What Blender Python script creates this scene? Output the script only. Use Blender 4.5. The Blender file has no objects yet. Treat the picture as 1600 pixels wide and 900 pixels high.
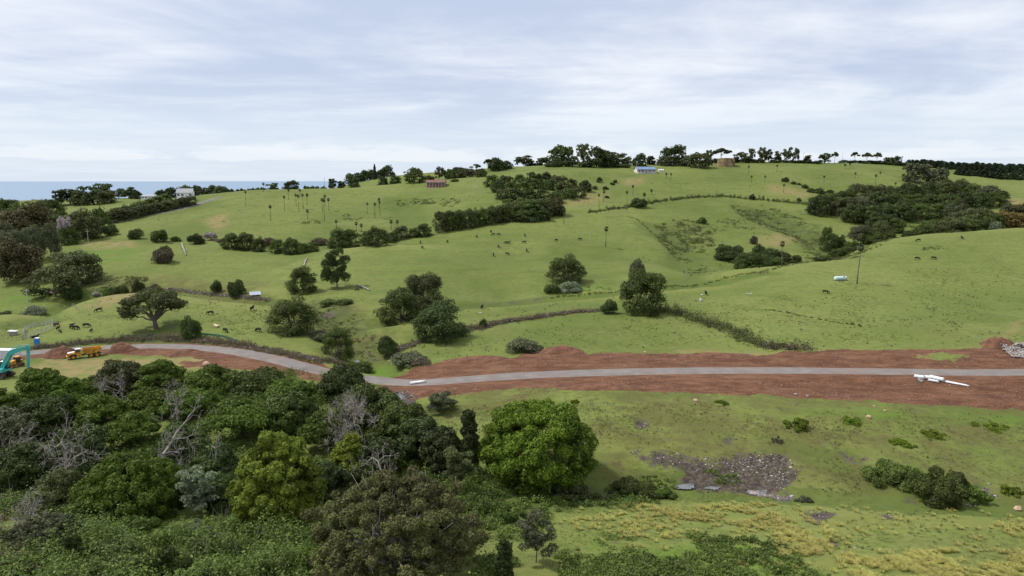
import bpy, math, random
import numpy as np
from mathutils import Vector, Matrix
random.seed(7)
R = math.radians
scene = bpy.context.scene
COL = scene.collection
# ------------------------------------------------------------------ camera
FPX = 1067.0                                   # focal length in pixels of the 1600 px wide photo (24 mm lens)
PITCH = math.atan(168.0 / FPX)
CZ = 95.0                                      # camera height above the sea
SP, CP = math.sin(PITCH), math.cos(PITCH)
cam = bpy.data.objects.new('camera', bpy.data.cameras.new('camera'))
cam.data.sensor_width = 36; cam.data.lens = 36 * FPX / 1600
cam.data.clip_start = 1; cam.data.clip_end = 200000
cam.location = (0, 0, CZ); cam.rotation_euler = (math.pi / 2 - PITCH, 0, 0)
COL.objects.link(cam); scene.camera = cam
# ------------------------------------------------------------------ light
SUN_EL, SUN_AZ = R(54), R(-78)                 # azimuth from +Y (view direction) towards +X
w = bpy.data.worlds.new('World'); scene.world = w; w.use_nodes = True
nt = w.node_tree; N = nt.nodes; LK = nt.links; N.clear()
def nd(t, **k):
    n = N.new(t)
    for a, b in k.items(): setattr(n, a, b)
    return n
def mth(op, a, b=None, c=None, clamp=False, nodes=None, links=None):
    nodes = nodes or N; links = links or LK
    n = nodes.new('ShaderNodeMath'); n.operation = op; n.use_clamp = clamp
    for i, v in enumerate((a, b, c)):
        if v is None: continue
        if hasattr(v, 'is_output'): links.new(v, n.inputs[i])
        else: n.inputs[i].default_value = v
    return n.outputs[0]
def rmp(v, lo, hi, nodes=None, links=None):      # smooth 0..1 ramp
    nodes = nodes or N; links = links or LK
    n = nodes.new('ShaderNodeMapRange'); n.interpolation_type = 'SMOOTHSTEP'
    links.new(v, n.inputs[0]); n.inputs[1].default_value = lo; n.inputs[2].default_value = hi
    return n.outputs[0]
def mixc(f, a, b, nodes=None, links=None, bt='MIX'):
    nodes = nodes or N; links = links or LK
    n = nodes.new('ShaderNodeMix'); n.data_type = 'RGBA'; n.blend_type = bt
    for i, v in ((0, f), (6, a), (7, b)):
        if hasattr(v, 'is_output'): links.new(v, n.inputs[i])
        elif i == 0: n.inputs[0].default_value = v
        else: n.inputs[i].default_value = (*v, 1)
    return n.outputs[2]
sky = nd('ShaderNodeTexSky', sky_type='NISHITA', sun_disc=False)
sky.sun_elevation = SUN_EL; sky.sun_rotation = SUN_AZ; sky.air_density = 1.0; sky.dust_density = 1.2
tc = nd('ShaderNodeTexCoord'); sx = nd('ShaderNodeSeparateXYZ'); LK.new(tc.outputs['Generated'], sx.inputs[0])
X, Y, Z = sx.outputs
el = mth('MAXIMUM', Z, 0.0)
den = mth('ADD', el, 0.045)
cmb = nd('ShaderNodeCombineXYZ'); LK.new(mth('DIVIDE', X, den), cmb.inputs[0]); LK.new(mth('DIVIDE', Y, den), cmb.inputs[1])
def wnoise(vec, scale, detail, rough, sxy=(1, 1, 1), loc=(0, 0, 0), rot=0, dist=0.0):
    m = nd('ShaderNodeMapping'); m.inputs['Scale'].default_value = sxy; m.inputs['Location'].default_value = loc; m.inputs['Rotation'].default_value = (0, 0, rot)
    LK.new(vec, m.inputs[0]); n = nd('ShaderNodeTexNoise'); LK.new(m.outputs[0], n.inputs['Vector'])
    n.inputs['Scale'].default_value = scale; n.inputs['Detail'].default_value = detail; n.inputs['Roughness'].default_value = rough; n.inputs['Distortion'].default_value = dist
    return n.outputs['Fac']
n1 = wnoise(cmb.outputs[0], 0.42, 7, 0.60, (1.0, 0.75, 1), (3.1, 1.7, 0), R(8), 0.5)
n2 = wnoise(cmb.outputs[0], 1.3, 6, 0.55, (0.6, 1.3, 1), (0.4, 6.2, 0), R(-6), 0.3)
n3 = wnoise(cmb.outputs[0], 0.16, 3, 0.5, (1, 1, 1), (9.4, 2.2, 0))
cl = mth('ADD', mth('ADD', mth('MULTIPLY', n1, 0.55), mth('MULTIPLY', n2, 0.2)), mth('MULTIPLY', n3, 0.35))
lightdark = rmp(cl, 0.45, 0.67)
gcloud = mixc(lightdark, (0.54, 0.62, 0.79), (0.92, 0.94, 0.99))
# pale clear band above the horizon
band = mth('SUBTRACT', 1.0, rmp(el, 0.035, 0.15))
g2 = mixc(mth('MULTIPLY', band, 0.80), gcloud, (0.72, 0.81, 0.92))
# distant cumulus line low over the sea
cy = nd('ShaderNodeCombineXYZ'); LK.new(mth('ARCTAN2', X, Y), cy.inputs[0]); LK.new(mth('MULTIPLY', el, 3.0), cy.inputs[1])
cn = wnoise(cy.outputs[0], 9.0, 6, 0.6, (1, 1.2, 1), (1.3, 0, 0))
win = mth('MULTIPLY', rmp(el, 0.020, 0.030), mth('SUBTRACT', 1.0, rmp(el, 0.030, 0.062)))
cum = mth('MULTIPLY', rmp(mth('ADD', mth('MULTIPLY', win, 0.34), cn), 0.68, 0.84), 0.5)
g3 = mixc(cum, g2, (0.93, 0.95, 0.98))
# overcast brightens overhead
ov = rmp(Z, 0.25, 0.95)
g4 = mixc(ov, g3, (1.02, 1.02, 1.04))
bgc = nd('ShaderNodeBackground'); LK.new(g4, bgc.inputs[0]); bgc.inputs[1].default_value = 0.94
bgs = nd('ShaderNodeBackground'); LK.new(sky.outputs[0], bgs.inputs[0]); bgs.inputs[1].default_value = 0.10
mx = nd('ShaderNodeMixShader'); mx.inputs[0].default_value = 0.9
LK.new(bgs.outputs[0], mx.inputs[1]); LK.new(bgc.outputs[0], mx.inputs[2])
wo = nd('ShaderNodeOutputWorld'); LK.new(mx.outputs[0], wo.inputs[0])
sun = bpy.data.objects.new('sun', bpy.data.lights.new('sun', 'SUN')); COL.objects.link(sun)
sun.data.energy = 3.6; sun.data.angle = R(7); sun.data.color = (1.0, 0.96, 0.88)
sd = Vector((math.sin(SUN_AZ) * math.cos(SUN_EL), math.cos(SUN_AZ) * math.cos(SUN_EL), math.sin(SUN_EL)))
sun.rotation_euler = sd.to_track_quat('Z', 'Y').to_euler()
vs = scene.view_settings
vs.view_transform = 'Standard'; vs.look = 'None'; vs.gamma = 1; vs.exposure = 0.20; vs.use_curve_mapping = False
scene.cycles.max_bounces = 6; scene.cycles.diffuse_bounces = 3; scene.cycles.transmission_bounces = 3
# ------------------------------------------------------------------ helpers
def tag(o, label=None, cat=None, group=None, kind=None):
    if label: o['label'] = label
    if cat: o['category'] = cat
    if group: o['group'] = group
    if kind: o['kind'] = kind
    return o
def link(name, data, parent=None, loc=None):
    o = bpy.data.objects.new(name, data); COL.objects.link(o)
    if parent: o.parent = parent
    if loc is not None: o.location = loc
    return o
def mesh_np(name, V, F, mats, midx=None, smooth=False):
    """V (n,3) float; F list of arrays (m,k) of vertex indices"""
    me = bpy.data.meshes.new(name)
    if not isinstance(F, (list, tuple)): F = [F]
    V = np.asarray(V, dtype=np.float32)
    me.vertices.add(len(V)); me.vertices.foreach_set('co', V.ravel())
    cnt = np.concatenate([np.full(len(f), f.shape[1], dtype=np.int32) for f in F])
    li = np.concatenate([f.ravel() for f in F]).astype(np.int32)
    me.loops.add(len(li)); me.loops.foreach_set('vertex_index', li)
    me.polygons.add(len(cnt))
    st = np.concatenate([[0], np.cumsum(cnt)[:-1]]).astype(np.int32)
    me.polygons.foreach_set('loop_start', st); me.polygons.foreach_set('loop_total', cnt)
    for m in (mats if isinstance(mats, (list, tuple)) else [mats]): me.materials.append(m)
    if midx is not None: me.polygons.foreach_set('material_index', np.asarray(midx, dtype=np.int32))
    me.update(calc_edges=True); me.validate()
    me.polygons.foreach_set('use_smooth', np.full(len(cnt), bool(smooth)))
    return me
class MB:
    """collects pieces of one mesh"""
    def __init__(s): s.v = []; s.f4 = []; s.f3 = []; s.n = 0
    def add(s, V, F):
        V = np.asarray(V, dtype=np.float64).reshape(-1, 3); F = np.asarray(F)
        (s.f4 if F.shape[1] == 4 else s.f3).append(F + s.n); s.v.append(V); s.n += len(V)
    def addf(s, V, faces):
        V = np.asarray(V, dtype=np.float64).reshape(-1, 3)
        for f in faces:
            if len(f) == 4: s.f4.append(np.array([f]) + s.n)
            elif len(f) == 3: s.f3.append(np.array([f]) + s.n)
            else:
                for i in range(1, len(f) - 1): s.f3.append(np.array([[f[0], f[i], f[i + 1]]]) + s.n)
        s.v.append(V); s.n += len(V)
    def box(s, x0, x1, y0, y1, z0, z1, M=None, taper=0.0, bev=0.0):
        if bev > 0:                      # chamfered box
            b = bev; pts = []; 
            P = []
            for sx in (0, 1):
                for sy in (0, 1):
                    for sz in (0, 1):
                        c = ((x0, x1)[sx], (y0, y1)[sy], (z0, z1)[sz]); d = (b if sx == 0 else -b, b if sy == 0 else -b, b if sz == 0 else -b)
                        P.append((c[0], c[1] + d[1], c[2] + d[2])); P.append((c[0] + d[0], c[1], c[2] + d[2])); P.append((c[0] + d[0], c[1] + d[1], c[2]))
            ix = lambda a, bb, c, k: (a * 4 + bb * 2 + c) * 3 + k
            fs = []
            for a in (0, 1):
                fs.append([ix(a, 0, 0, 0), ix(a, 0, 1, 0), ix(a, 1, 1, 0), ix(a, 1, 0, 0)])
                fs.append([ix(0, a, 0, 1), ix(0, a, 1, 1), ix(1, a, 1, 1), ix(1, a, 0, 1)])
                fs.append([ix(0, 0, a, 2), ix(0, 1, a, 2), ix(1, 1, a, 2), ix(1, 0, a, 2)])
            for a in (0, 1):
                for c in (0, 1):
                    fs.append([ix(a, c, 0, 0), ix(a, c, 1, 0), ix(a, c, 1, 1), ix(a, c, 0, 1)])
                    fs.append([ix(a, 0, c, 0), ix(a, 1, c, 0), ix(a, 1, c, 2), ix(a, 0, c, 2)])
                    fs.append([ix(0, a, c, 1), ix(1, a, c, 1), ix(1, a, c, 2), ix(0, a, c, 2)])
                    for d in (0, 1): fs.append([ix(a, c, d, 0), ix(a, c, d, 1), ix(a, c, d, 2)])
            P = np.array(P, float)
        else:
            t = taper
            P = np.array([(x0, y0, z0), (x1, y0, z0), (x1, y1, z0), (x0, y1, z0), (x0 + t, y0 + t, z1), (x1 - t, y0 + t, z1), (x1 - t, y1 - t, z1), (x0 + t, y1 - t, z1)], float)
            fs = [[0, 3, 2, 1], [4, 5, 6, 7], [0, 1, 5, 4], [1, 2, 6, 5], [2, 3, 7, 6], [3, 0, 4, 7]]
        if M is not None: P = (np.array(M)[:3, :3] @ P.T).T + np.array(M)[:3, 3]
        s.addf(P, fs); return s
    def prism(s, pts, y0, y1, M=None):
        """polygon in xz pushed from y0 to y1"""
        n = len(pts); P = np.array([(x, y0, z) for x, z in pts] + [(x, y1, z) for x, z in pts], float)
        if M is not None: P = (np.array(M)[:3, :3] @ P.T).T + np.array(M)[:3, 3]
        k = s.n; s.v.append(P); s.n += 2 * n
        s.f4.append(np.array([[i, (i + 1) % n, n + (i + 1) % n, n + i] for i in range(n)]) + k)
        # caps by triangulation
        from mathutils.geometry import tessellate_polygon
        tr = tessellate_polygon([[Vector((x, z, 0)) for x, z in pts]])
        T = np.array([list(t) for t in tr]); s.f3.append(T + k); s.f3.append(T[:, ::-1] + k + n); return s
    def tube(s, pts, rad, n=6, cap=True):
        P = np.array(pts, float); m = len(P); rad = np.broadcast_to(np.asarray(rad, float), (m,))
        T = np.gradient(P, axis=0); T /= np.linalg.norm(T, axis=1)[:, None] + 1e-9
        ref = np.array([0, 0, 1.0]) if abs(T[0][2]) < 0.9 else np.array([1.0, 0, 0])
        U = np.cross(T, ref); U /= np.linalg.norm(U, axis=1)[:, None] + 1e-9; W = np.cross(T, U)
        a = np.arange(n) * 2 * math.pi / n
        V = P[:, None] + rad[:, None, None] * (np.cos(a)[None, :, None] * U[:, None] + np.sin(a)[None, :, None] * W[:, None])
        F = [[i * n + j, i * n + (j + 1) % n, (i + 1) * n + (j + 1) % n, (i + 1) * n + j] for i in range(m - 1) for j in range(n)]
        k = s.n; s.v.append(V.reshape(-1, 3)); s.n += m * n; s.f4.append(np.array(F) + k)
        if cap:
            s.f3.append(np.array([[0, j + 1, j] for j in range(1, n - 1)]) + k)
            s.f3.append(np.array([[0, j, j + 1] for j in range(1, n - 1)]) + k + (m - 1) * n)
        return s
    def lathe(s, prof, axis='z', n=16, M=None):
        """profile of (r, h) turned about an axis"""
        a = np.arange(n) * 2 * math.pi / n; V = []
        for r, h in prof:
            for t in a:
                p = (r * math.cos(t), r * math.sin(t), h)
                V.append(p if axis == 'z' else ((h, p[0], p[1]) if axis == 'x' else (p[0], h, p[1])))
        V = np.array(V)
        if M is not None: V = (np.array(M)[:3, :3] @ V.T).T + np.array(M)[:3, 3]
        m = len(prof); F = [[i * n + j, i * n + (j + 1) % n, (i + 1) * n + (j + 1) % n, (i + 1) * n + j] for i in range(m - 1) for j in range(n)]
        s.add(V, np.array(F)); return s
    def arrays(s):
        V = np.concatenate(s.v); F = []
        if s.f4: F.append(np.concatenate(s.f4))
        if s.f3: F.append(np.concatenate(s.f3))
        return V, F
    def build(s, name, mat, parent=None, loc=None, smooth=False):
        V, F = s.arrays(); return link(name, mesh_np(name, V, F, mat, smooth=smooth), parent, loc)
# numpy value noise
_T = np.random.RandomState(3).rand(256, 256)
def vn(x, y):
    xi = np.floor(x).astype(int); yi = np.floor(y).astype(int); fx = x - xi; fy = y - yi
    fx = fx * fx * (3 - 2 * fx); fy = fy * fy * (3 - 2 * fy)
    g = lambda i, j: _T[i & 255, j & 255]
    return (g(xi, yi) * (1 - fx) + g(xi + 1, yi) * fx) * (1 - fy) + (g(xi, yi + 1) * (1 - fx) + g(xi + 1, yi + 1) * fx) * fy
def fbm(x, y, o=4):
    r = 0; a = 0.5
    for i in range(o): r = r + a * (vn(x * 2**i + 17.3 * i, y * 2**i + 5.1 * i) - 0.5); a *= 0.5
    return r
# ------------------------------------------------------------------ materials
def mat(name, col, rough=0.7, metal=0.0, var=0.15, vscale=1.5, spec=0.3, bump=0.0, bscale=8.0, obj=True):
    m = bpy.data.materials.new(name); m.use_nodes = True; n = m.node_tree.nodes; l = m.node_tree.links
    b = n['Principled BSDF']; b.inputs['Roughness'].default_value = rough; b.inputs['Metallic'].default_value = metal
    b.inputs['Specular IOR Level'].default_value = spec
    t = n.new('ShaderNodeTexCoord'); z = n.new('ShaderNodeTexNoise'); z.inputs['Scale'].default_value = vscale; z.inputs['Detail'].default_value = 6
    l.new(t.outputs['Object'], z.inputs['Vector'])
    d = tuple(c * (1 - var * 1.6) for c in col); u = tuple(min(1, c * (1 + var)) for c in col)
    l.new(mixc(rmp(z.outputs['Fac'], 0.3, 0.7, n, l), d, u, n, l), b.inputs['Base Color'])
    if bump:
        z2 = n.new('ShaderNodeTexNoise'); z2.inputs['Scale'].default_value = bscale; l.new(t.outputs['Object'], z2.inputs['Vector'])
        bp = n.new('ShaderNodeBump'); bp.inputs['Strength'].default_value = bump; l.new(z2.outputs['Fac'], bp.inputs['Height']); l.new(bp.outputs[0], b.inputs['Normal'])
    return m
def leafmat(name, dark, light, tip=None, trans=0.22, scale=0.9, rnd=0.25):
    """leaf colour: varies per leaf clump, in patches of the crown and from plant to plant"""
    m = bpy.data.materials.new(name); m.use_nodes = True; n = m.node_tree.nodes; l = m.node_tree.links
    b = n['Principled BSDF']; b.inputs['Roughness'].default_value = 0.65; b.inputs['Specular IOR Level'].default_value = 0.25
    g = n.new('ShaderNodeNewGeometry'); t = n.new('ShaderNodeTexCoord'); z = n.new('ShaderNodeTexNoise')
    z.inputs['Scale'].default_value = scale; z.inputs['Detail'].default_value = 3; l.new(g.outputs['Position'], z.inputs['Vector'])
    ri = g.outputs['Random Per Island']
    f = mth('ADD', mth('MULTIPLY', ri, 0.45), mth('MULTIPLY', rmp(z.outputs['Fac'], 0.3, 0.7, n, l), 0.55, nodes=n, links=l), nodes=n, links=l)
    c = mixc(f, dark, light, n, l)
    z3 = n.new('ShaderNodeTexNoise'); z3.inputs['Scale'].default_value = scale * 0.17; z3.inputs['Detail'].default_value = 4; l.new(g.outputs['Position'], z3.inputs['Vector'])
    c = mixc(mth('MULTIPLY', rmp(z3.outputs['Fac'], 0.45, 0.62, n, l), 0.55, nodes=n, links=l), c, tuple(v * q for v, q in zip(dark, (1.2, 0.9, 1.1))), n, l)
    if tip: c = mixc(rmp(ri, 0.80, 1.0, n, l), c, tip, n, l)
    oi = n.new('ShaderNodeObjectInfo')
    hs = n.new('ShaderNodeHueSaturation'); l.new(c, hs.inputs['Color'])
    l.new(mth('ADD', mth('MULTIPLY', oi.outputs['Random'], 0.024, nodes=n, links=l), 0.482, nodes=n, links=l), hs.inputs['Hue'])
    l.new(mth('ADD', mth('MULTIPLY', oi.outputs['Random'], rnd * 2, nodes=n, links=l), 1 - rnd, nodes=n, links=l), hs.inputs['Value'])
    l.new(hs.outputs[0], b.inputs['Base Color'])
    tr = n.new('ShaderNodeBsdfTranslucent'); l.new(hs.outputs[0], tr.inputs[0])
    mxs = n.new('ShaderNodeMixShader'); mxs.inputs[0].default_value = trans
    l.new(b.outputs[0], mxs.inputs[1]); l.new(tr.outputs[0], mxs.inputs[2]); l.new(mxs.outputs[0], n['Material Output'].inputs[0])
    return m
# ------------------------------------------------------------------ the lie of the land
def pix(px, py):
    """photo pixel -> (x/y, (z-CZ)/y) of its sight line"""
    u = (px - 800) / FPX; v = (450 - py) / FPX
    y = CP + v * SP
    return u / y, (-SP + v * CP) / y
# columns of surveyed spots: (photo column, [(photo row, distance)...] or ('z', distance, height below camera) where hidden)
SURVEY = {
 0:    [(940,52),(900,58),(780,90),(700,112),(640,132),(600,150),(560,174),(540,188),(520,201),(505,216),(492,232),('z',250,-50.5),(477,275),(455,300),(430,325),(400,360),(370,425),(345,500),(325,620),(315,780),('z',950,-45)],
 200:  [(940,54),(900,60),(780,90),(700,110),(640,130),(600,146),(560,169),(541,184),(527,192),(500,211),(475,228),(457,246),('z',262,-46),(446,288),(420,320),(400,345),(385,372),(372,400),(345,455),(330,505),(318,580),(310,680),('z',850,-45)],
 400:  [(940,56),(900,62),(780,89),(700,108),(640,124),(600,141),(568,155),(553,164),(540,173),(515,192),(495,208),(476,232),('z',246,-45.0),(460,262),(440,290),(410,335),(394,370),(375,405),(345,455),(315,525),(297,590),('z',680,-22),('z',850,-40)],
 600:  [(940,58),(900,64),(780,90),(700,107),(640,125),(612,137),(600,143),(575,158),(556,172),(520,194),(490,216),(460,248),(440,275),(410,312),(392,340),(383,358),('z',385,-38),(366,420),(340,470),(315,530),(300,575),(289,615),('z',660,-9),(277,760),('z',850,-8)],
 800:  [(940,60),(900,66),(780,92),(700,110),(640,128),(612,138),(590,148),(575,156),(560,164),(525,188),(490,218),(474,245),(466,262),(440,290),(400,345),(365,395),(348,430),(325,470),(300,520),(285,570),(270,640),(261,710),('z',800,8)],
 1000: [(940,61),(900,67),(770,98),(700,111),(640,126),(612,136),(588,147),(572,154),(552,165),(520,188),(488,217),(462,248),(455,260),(449,276),(420,315),(385,380),(350,440),(323,500),(295,560),(271,630),(260,700),(256,730),('z',820,14)],
 1200: [(940,62),(900,68),(795,92),(768,99),(700,113),(640,128),(618,136),(590,147),(572,154),(550,165),(500,200),(460,240),(440,264),(420,295),('z',318,-40.5),('z',340,-44),(414,365),(400,385),(375,425),(350,465),(315,540),(290,600),(265,680),(253,760),('z',860,14)],
 1400: [(940,62),(900,68),(800,91),(775,98),(700,114),(640,130),(630,134),(590,149),(575,155),(545,169),(500,202),(450,248),(420,280),(400,302),(382,330),('z',355,-30),('z',390,-35),(372,430),(345,480),(320,540),(290,620),(265,720),(257,780),('z',900,10)],
 1600: [(940,62),(900,68),(810,89),(795,94),(700,116),(643,133),(592,149),(576,156),(545,170),(500,203),(450,250),(400,300),(370,338),(358,358),('z',380,-28),('z',415,-31),(348,460),(330,510),(310,580),(292,660),(278,740),(268,820),('z',950,6)],
}
cp = []
for c, pts in SURVEY.items():
    cols = [c]
    if c == 0: cols = [0, -250, -700]
    if c == 1600: cols = [1600, 1850, 2300]
    for cc in cols:
        for p in pts:
            if p[0] == 'z': a, S, D = pix(cc, 300)[0], p[2] / p[1], p[1]
            else: (a, S), D = pix(cc, p[0]), p[1]
            cp.append((a, math.log(D), S))
    # near apron below the picture and far ground beyond the crest
    for cc in cols:
        a = pix(cc, 450)[0]
        for D, z in ((12, -28), (30, -35)): cp.append((a, math.log(D), z / D))
        zf = -60 if c <= 400 else (-30 if c < 1000 else -8)
        for D, z in ((1100, zf), (1500, zf - 20)): cp.append((a, math.log(D), z / D))
cp = np.array(cp)
# squeeze depth a little so the columns talk to each other
KX, KL = 1.0, 1.6
def phi(r2): return np.sqrt(r2 + 0.004)
A = phi((KX * (cp[:, None, 0] - cp[None, :, 0]))**2 + (KL * (cp[:, None, 1] - cp[None, :, 1]))**2)
n_ = len(cp); M_ = np.zeros((n_ + 3, n_ + 3)); M_[:n_, :n_] = A - 1e-4 * np.eye(n_)
Pm = np.column_stack([np.ones(n_), cp[:, 0], cp[:, 1]]); M_[:n_, n_:] = Pm; M_[n_:, :n_] = Pm.T
W_ = np.linalg.solve(M_, np.concatenate([cp[:, 2], [0, 0, 0]]))
aa = np.concatenate([-np.geomspace(2.6, 0.9, 30)[:-1], np.linspace(-0.9, 0.9, 801), np.geomspace(0.9, 2.6, 30)[1:]])
LL = np.concatenate([np.linspace(math.log(12), math.log(50), 30)[:-1], np.linspace(math.log(50), math.log(1400), 640)])
GA, GL = np.meshgrid(aa, LL, indexing='ij'); GD = np.exp(GL)
GS = W_[n_] + W_[n_ + 1] * GA + W_[n_ + 2] * GL
for i in range(n_): GS += W_[i] * phi((KX * (GA - cp[i, 0]))**2 + (KL * (GL - cp[i, 1]))**2)
GX = GA * GD; GY = GD
GZ = CZ + GS * GD
GZ += 0.9 * fbm(GX / 34, GY / 34, 4) * np.clip(GD / 150, 0.4, 3) + 0.22 * fbm(GX / 4.5, GY / 4.5, 3) * np.clip(GD / 120, 0.6, 2.5)
def gidx(x, y):
    x = np.asarray(x, float); y = np.maximum(np.asarray(y, float), 12.01); a = np.clip(x / y, aa[0], aa[-1]); L = np.log(y)
    return np.interp(a, aa, np.arange(len(aa))), np.interp(L, LL, np.arange(len(LL)))
def ground(x, y):
    i, j = gidx(x, y); i0 = np.clip(np.floor(i).astype(int), 0, len(aa) - 2); j0 = np.clip(np.floor(j).astype(int), 0, len(LL) - 2); fi = i - i0; fj = j - j0
    r = (GZ[i0, j0] * (1 - fi) + GZ[i0 + 1, j0] * fi) * (1 - fj) + (GZ[i0, j0 + 1] * (1 - fi) + GZ[i0 + 1, j0 + 1] * fi) * fj
    return r
def hit(px, py):
    """where the sight line through a photo pixel meets the ground -> (x, y)"""
    a, S = pix(px, py); D = np.exp(np.linspace(math.log(45), math.log(1300), 3000))
    Z_ = ground(a * D, D); ok = (Z_ - CZ) / D >= S
    k = int(np.argmax(ok)) if ok.any() else int(np.argmax((Z_ - CZ) / D))
    return a * D[k], D[k]
def hits(pts): return np.array([hit(*p) for p in pts])
def inpoly(px, py, poly):
    c = np.zeros(np.shape(px), bool); n = len(poly); j = n - 1
    for i in range(n):
        xi, yi = poly[i]; xj, yj = poly[j]
        cond = ((yi > py) != (yj > py)) & (px < (xj - xi) * (py - yi) / (yj - yi + 1e-12) + xi); c ^= cond; j = i
    return c
# ---- road line
def smooth_line(pts, step=1.5, it=40):
    P = np.array(pts, float); d = np.concatenate([[0], np.cumsum(np.linalg.norm(np.diff(P, axis=0), axis=1))])
    s = np.arange(0, d[-1], step); Q = np.column_stack([np.interp(s, d, P[:, k]) for k in range(P.shape[1])])
    for _ in range(it): Q[1:-1] = 0.25 * Q[:-2] + 0.5 * Q[1:-1] + 0.25 * Q[2:]
    return Q
def linedist(line):
    m = (GY > line[:, 1].min() - 30) & (GY < line[:, 1].max() + 30) & (GX > line[:, 0].min() - 30) & (GX < line[:, 0].max() + 30)
    x = GX[m]; y = GY[m]; best = np.full(x.shape, 1e9)
    for k in range(len(line) - 1):
        p = line[k]; d = line[k + 1] - p; t = np.clip(((x - p[0]) * d[0] + (y - p[1]) * d[1]) / (d @ d), 0, 1); best = np.minimum(best, (x - p[0] - t * d[0])**2 + (y - p[1] - t * d[1])**2)
    return m, np.sqrt(best)
GULLY = [([(60,500),(100,475),(130,462),(240,448),(300,456),(430,472),(500,486),(522,505),(545,535),(572,562),(592,580)], 2.6, 7), ([(592,580),(605,600),(620,618),(640,640),(655,665)], 1.2, 5), ([(592,578),(560,520),(548,490)], 1.6, 8), ([(600,500),(660,482),(720,476),(860,466),(960,458),(1050,448),(1130,436),(1200,424)], 1.6, 6),
         ([(930,742),(1000,752),(1060,762),(1200,770),(1290,778),(1440,787),(1600,795),(1800,800)], 0.9, 4), ([(1240,700),(1300,720),(1350,745),(1400,770)], 0.6, 4), ([(1020,352),(1060,385),(1080,420),(1085,440)], 2.0, 12), ([(1180,330),(1270,370),(1310,392),(1290,405)], 3.0, 14), ([(620,312),(640,330),(640,355)], 2.5, 16)]
gl_ = [(smooth_line(hits(p), 3.0, 6), dp, wd) for p, dp, wd in GULLY]; gully_mask = np.zeros(GX.shape)
for ln_, dp, wd in gl_:
    m_, q_ = linedist(ln_); wv = 1 + 0.8 * fbm(GX[m_] / 7, GY[m_] / 7, 3); e_ = np.exp(-(q_ / (wd * wv))**2); GZ[m_] -= dp * e_; gully_mask[m_] = np.maximum(gully_mask[m_], e_)
RP = [(-420,600),(-180,578),(-60,562),(30,553),(110,545),(200,541),(260,540),(320,543),(400,554),(470,569),(515,582),(560,596),(600,602),(640,600),(720,592),(800,587),(900,583),(1000,580),(1100,579),(1250,579),(1400,581),(1500,583),(1600,582),(1800,577),(2050,572)]
rl = smooth_line(hits(RP), 1.5, 60)
rz = ground(rl[:, 0], rl[:, 1])
for _ in range(120): rz[1:-1] = 0.25 * rz[:-2] + 0.5 * rz[1:-1] + 0.25 * rz[2:]
lane = smooth_line(hits([(-60,398),(20,385),(70,369),(110,357),(150,349),(185,345),(230,337),(280,328),(320,315),(345,308)]), 3, 30)
lz = ground(lane[:, 0], lane[:, 1])
for _ in range(20): lz[1:-1] = 0.25 * lz[:-2] + 0.5 * lz[1:-1] + 0.25 * lz[2:]
def flatten(line, lz_, half, fade):
    global GZ
    m = (GY > line[:, 1].min() - 15) & (GY < line[:, 1].max() + 15) & (GX > line[:, 0].min() - 5) & (GX < line[:, 0].max() + 5)
    x = GX[m]; y = GY[m]; best = np.full(x.shape, 1e9); bz = np.zeros(x.shape)
    for k in range(len(line) - 1):
        p = line[k]; d = line[k + 1] - p; t = np.clip(((x - p[0]) * d[0] + (y - p[1]) * d[1]) / (d @ d), 0, 1)
        q = (x - p[0] - t * d[0])**2 + (y - p[1] - t * d[1])**2; u = q < best
        best[u] = q[u]; bz[u] = (lz_[k] + t * (lz_[k + 1] - lz_[k]))[u]
    best = np.sqrt(best); wgt = 1 - np.clip((best - half) / fade, 0, 1); wgt = wgt * wgt * (3 - 2 * wgt)
    GZ[m] = GZ[m] * (1 - wgt) + bz * wgt
    dist = np.full(GX.shape, 1e3); dist[m] = best
    return dist
road_dist = flatten(rl, rz, 3.6, 5.0)
lane_dist = flatten(lane, lz, 3.0, 5.0)
# ---- ground zones
def warp(x, y, s, amp): return x + amp * 2 * fbm(x / s, y / s, 4), y + amp * 2 * fbm(x / s + 40, y / s + 9, 4)
def zone(polys, s=3.0, amp=1.6, soft=None):
    m = np.zeros(GX.shape)
    wx, wy = warp(GX, GY, s, amp)
    for p in polys:
        P = hits(p); lo = P.min(0) - 8; hi = P.max(0) + 8
        k = (GX > lo[0]) & (GX < hi[0]) & (GY > lo[1]) & (GY < hi[1])
        m[k] = np.maximum(m[k], inpoly(wx[k], wy[k], [tuple(q) for q in P]))
    return m
DIRT = [[(585,612),(600,594),(640,580),(700,566),(800,559),(835,548),(870,544),(905,546),(915,553),(1000,552),(1060,553),(1110,558),(1200,556),(1230,549),(1300,548),(1400,545),(1460,548),(1540,543),(1600,541),(1800,540),(2000,540),(2000,650),(1800,648),(1600,641),(1500,635),(1400,629),(1300,624),(1200,618),(1100,616),(1000,611),(900,608),(800,607),(740,613),(690,619),(650,627),(620,640),(590,632)],
        [(150,541),(205,536),(300,536),(400,547),(470,562),(530,580),(560,590),(560,606),(500,596),(420,583),(330,577),(270,570),(330,562),(270,556),(150,553)],
        [(-100,556),(60,548),(110,556),(60,560),(-100,580)],
        [(280,566),(320,563),(330,572),(290,575)]]
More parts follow.
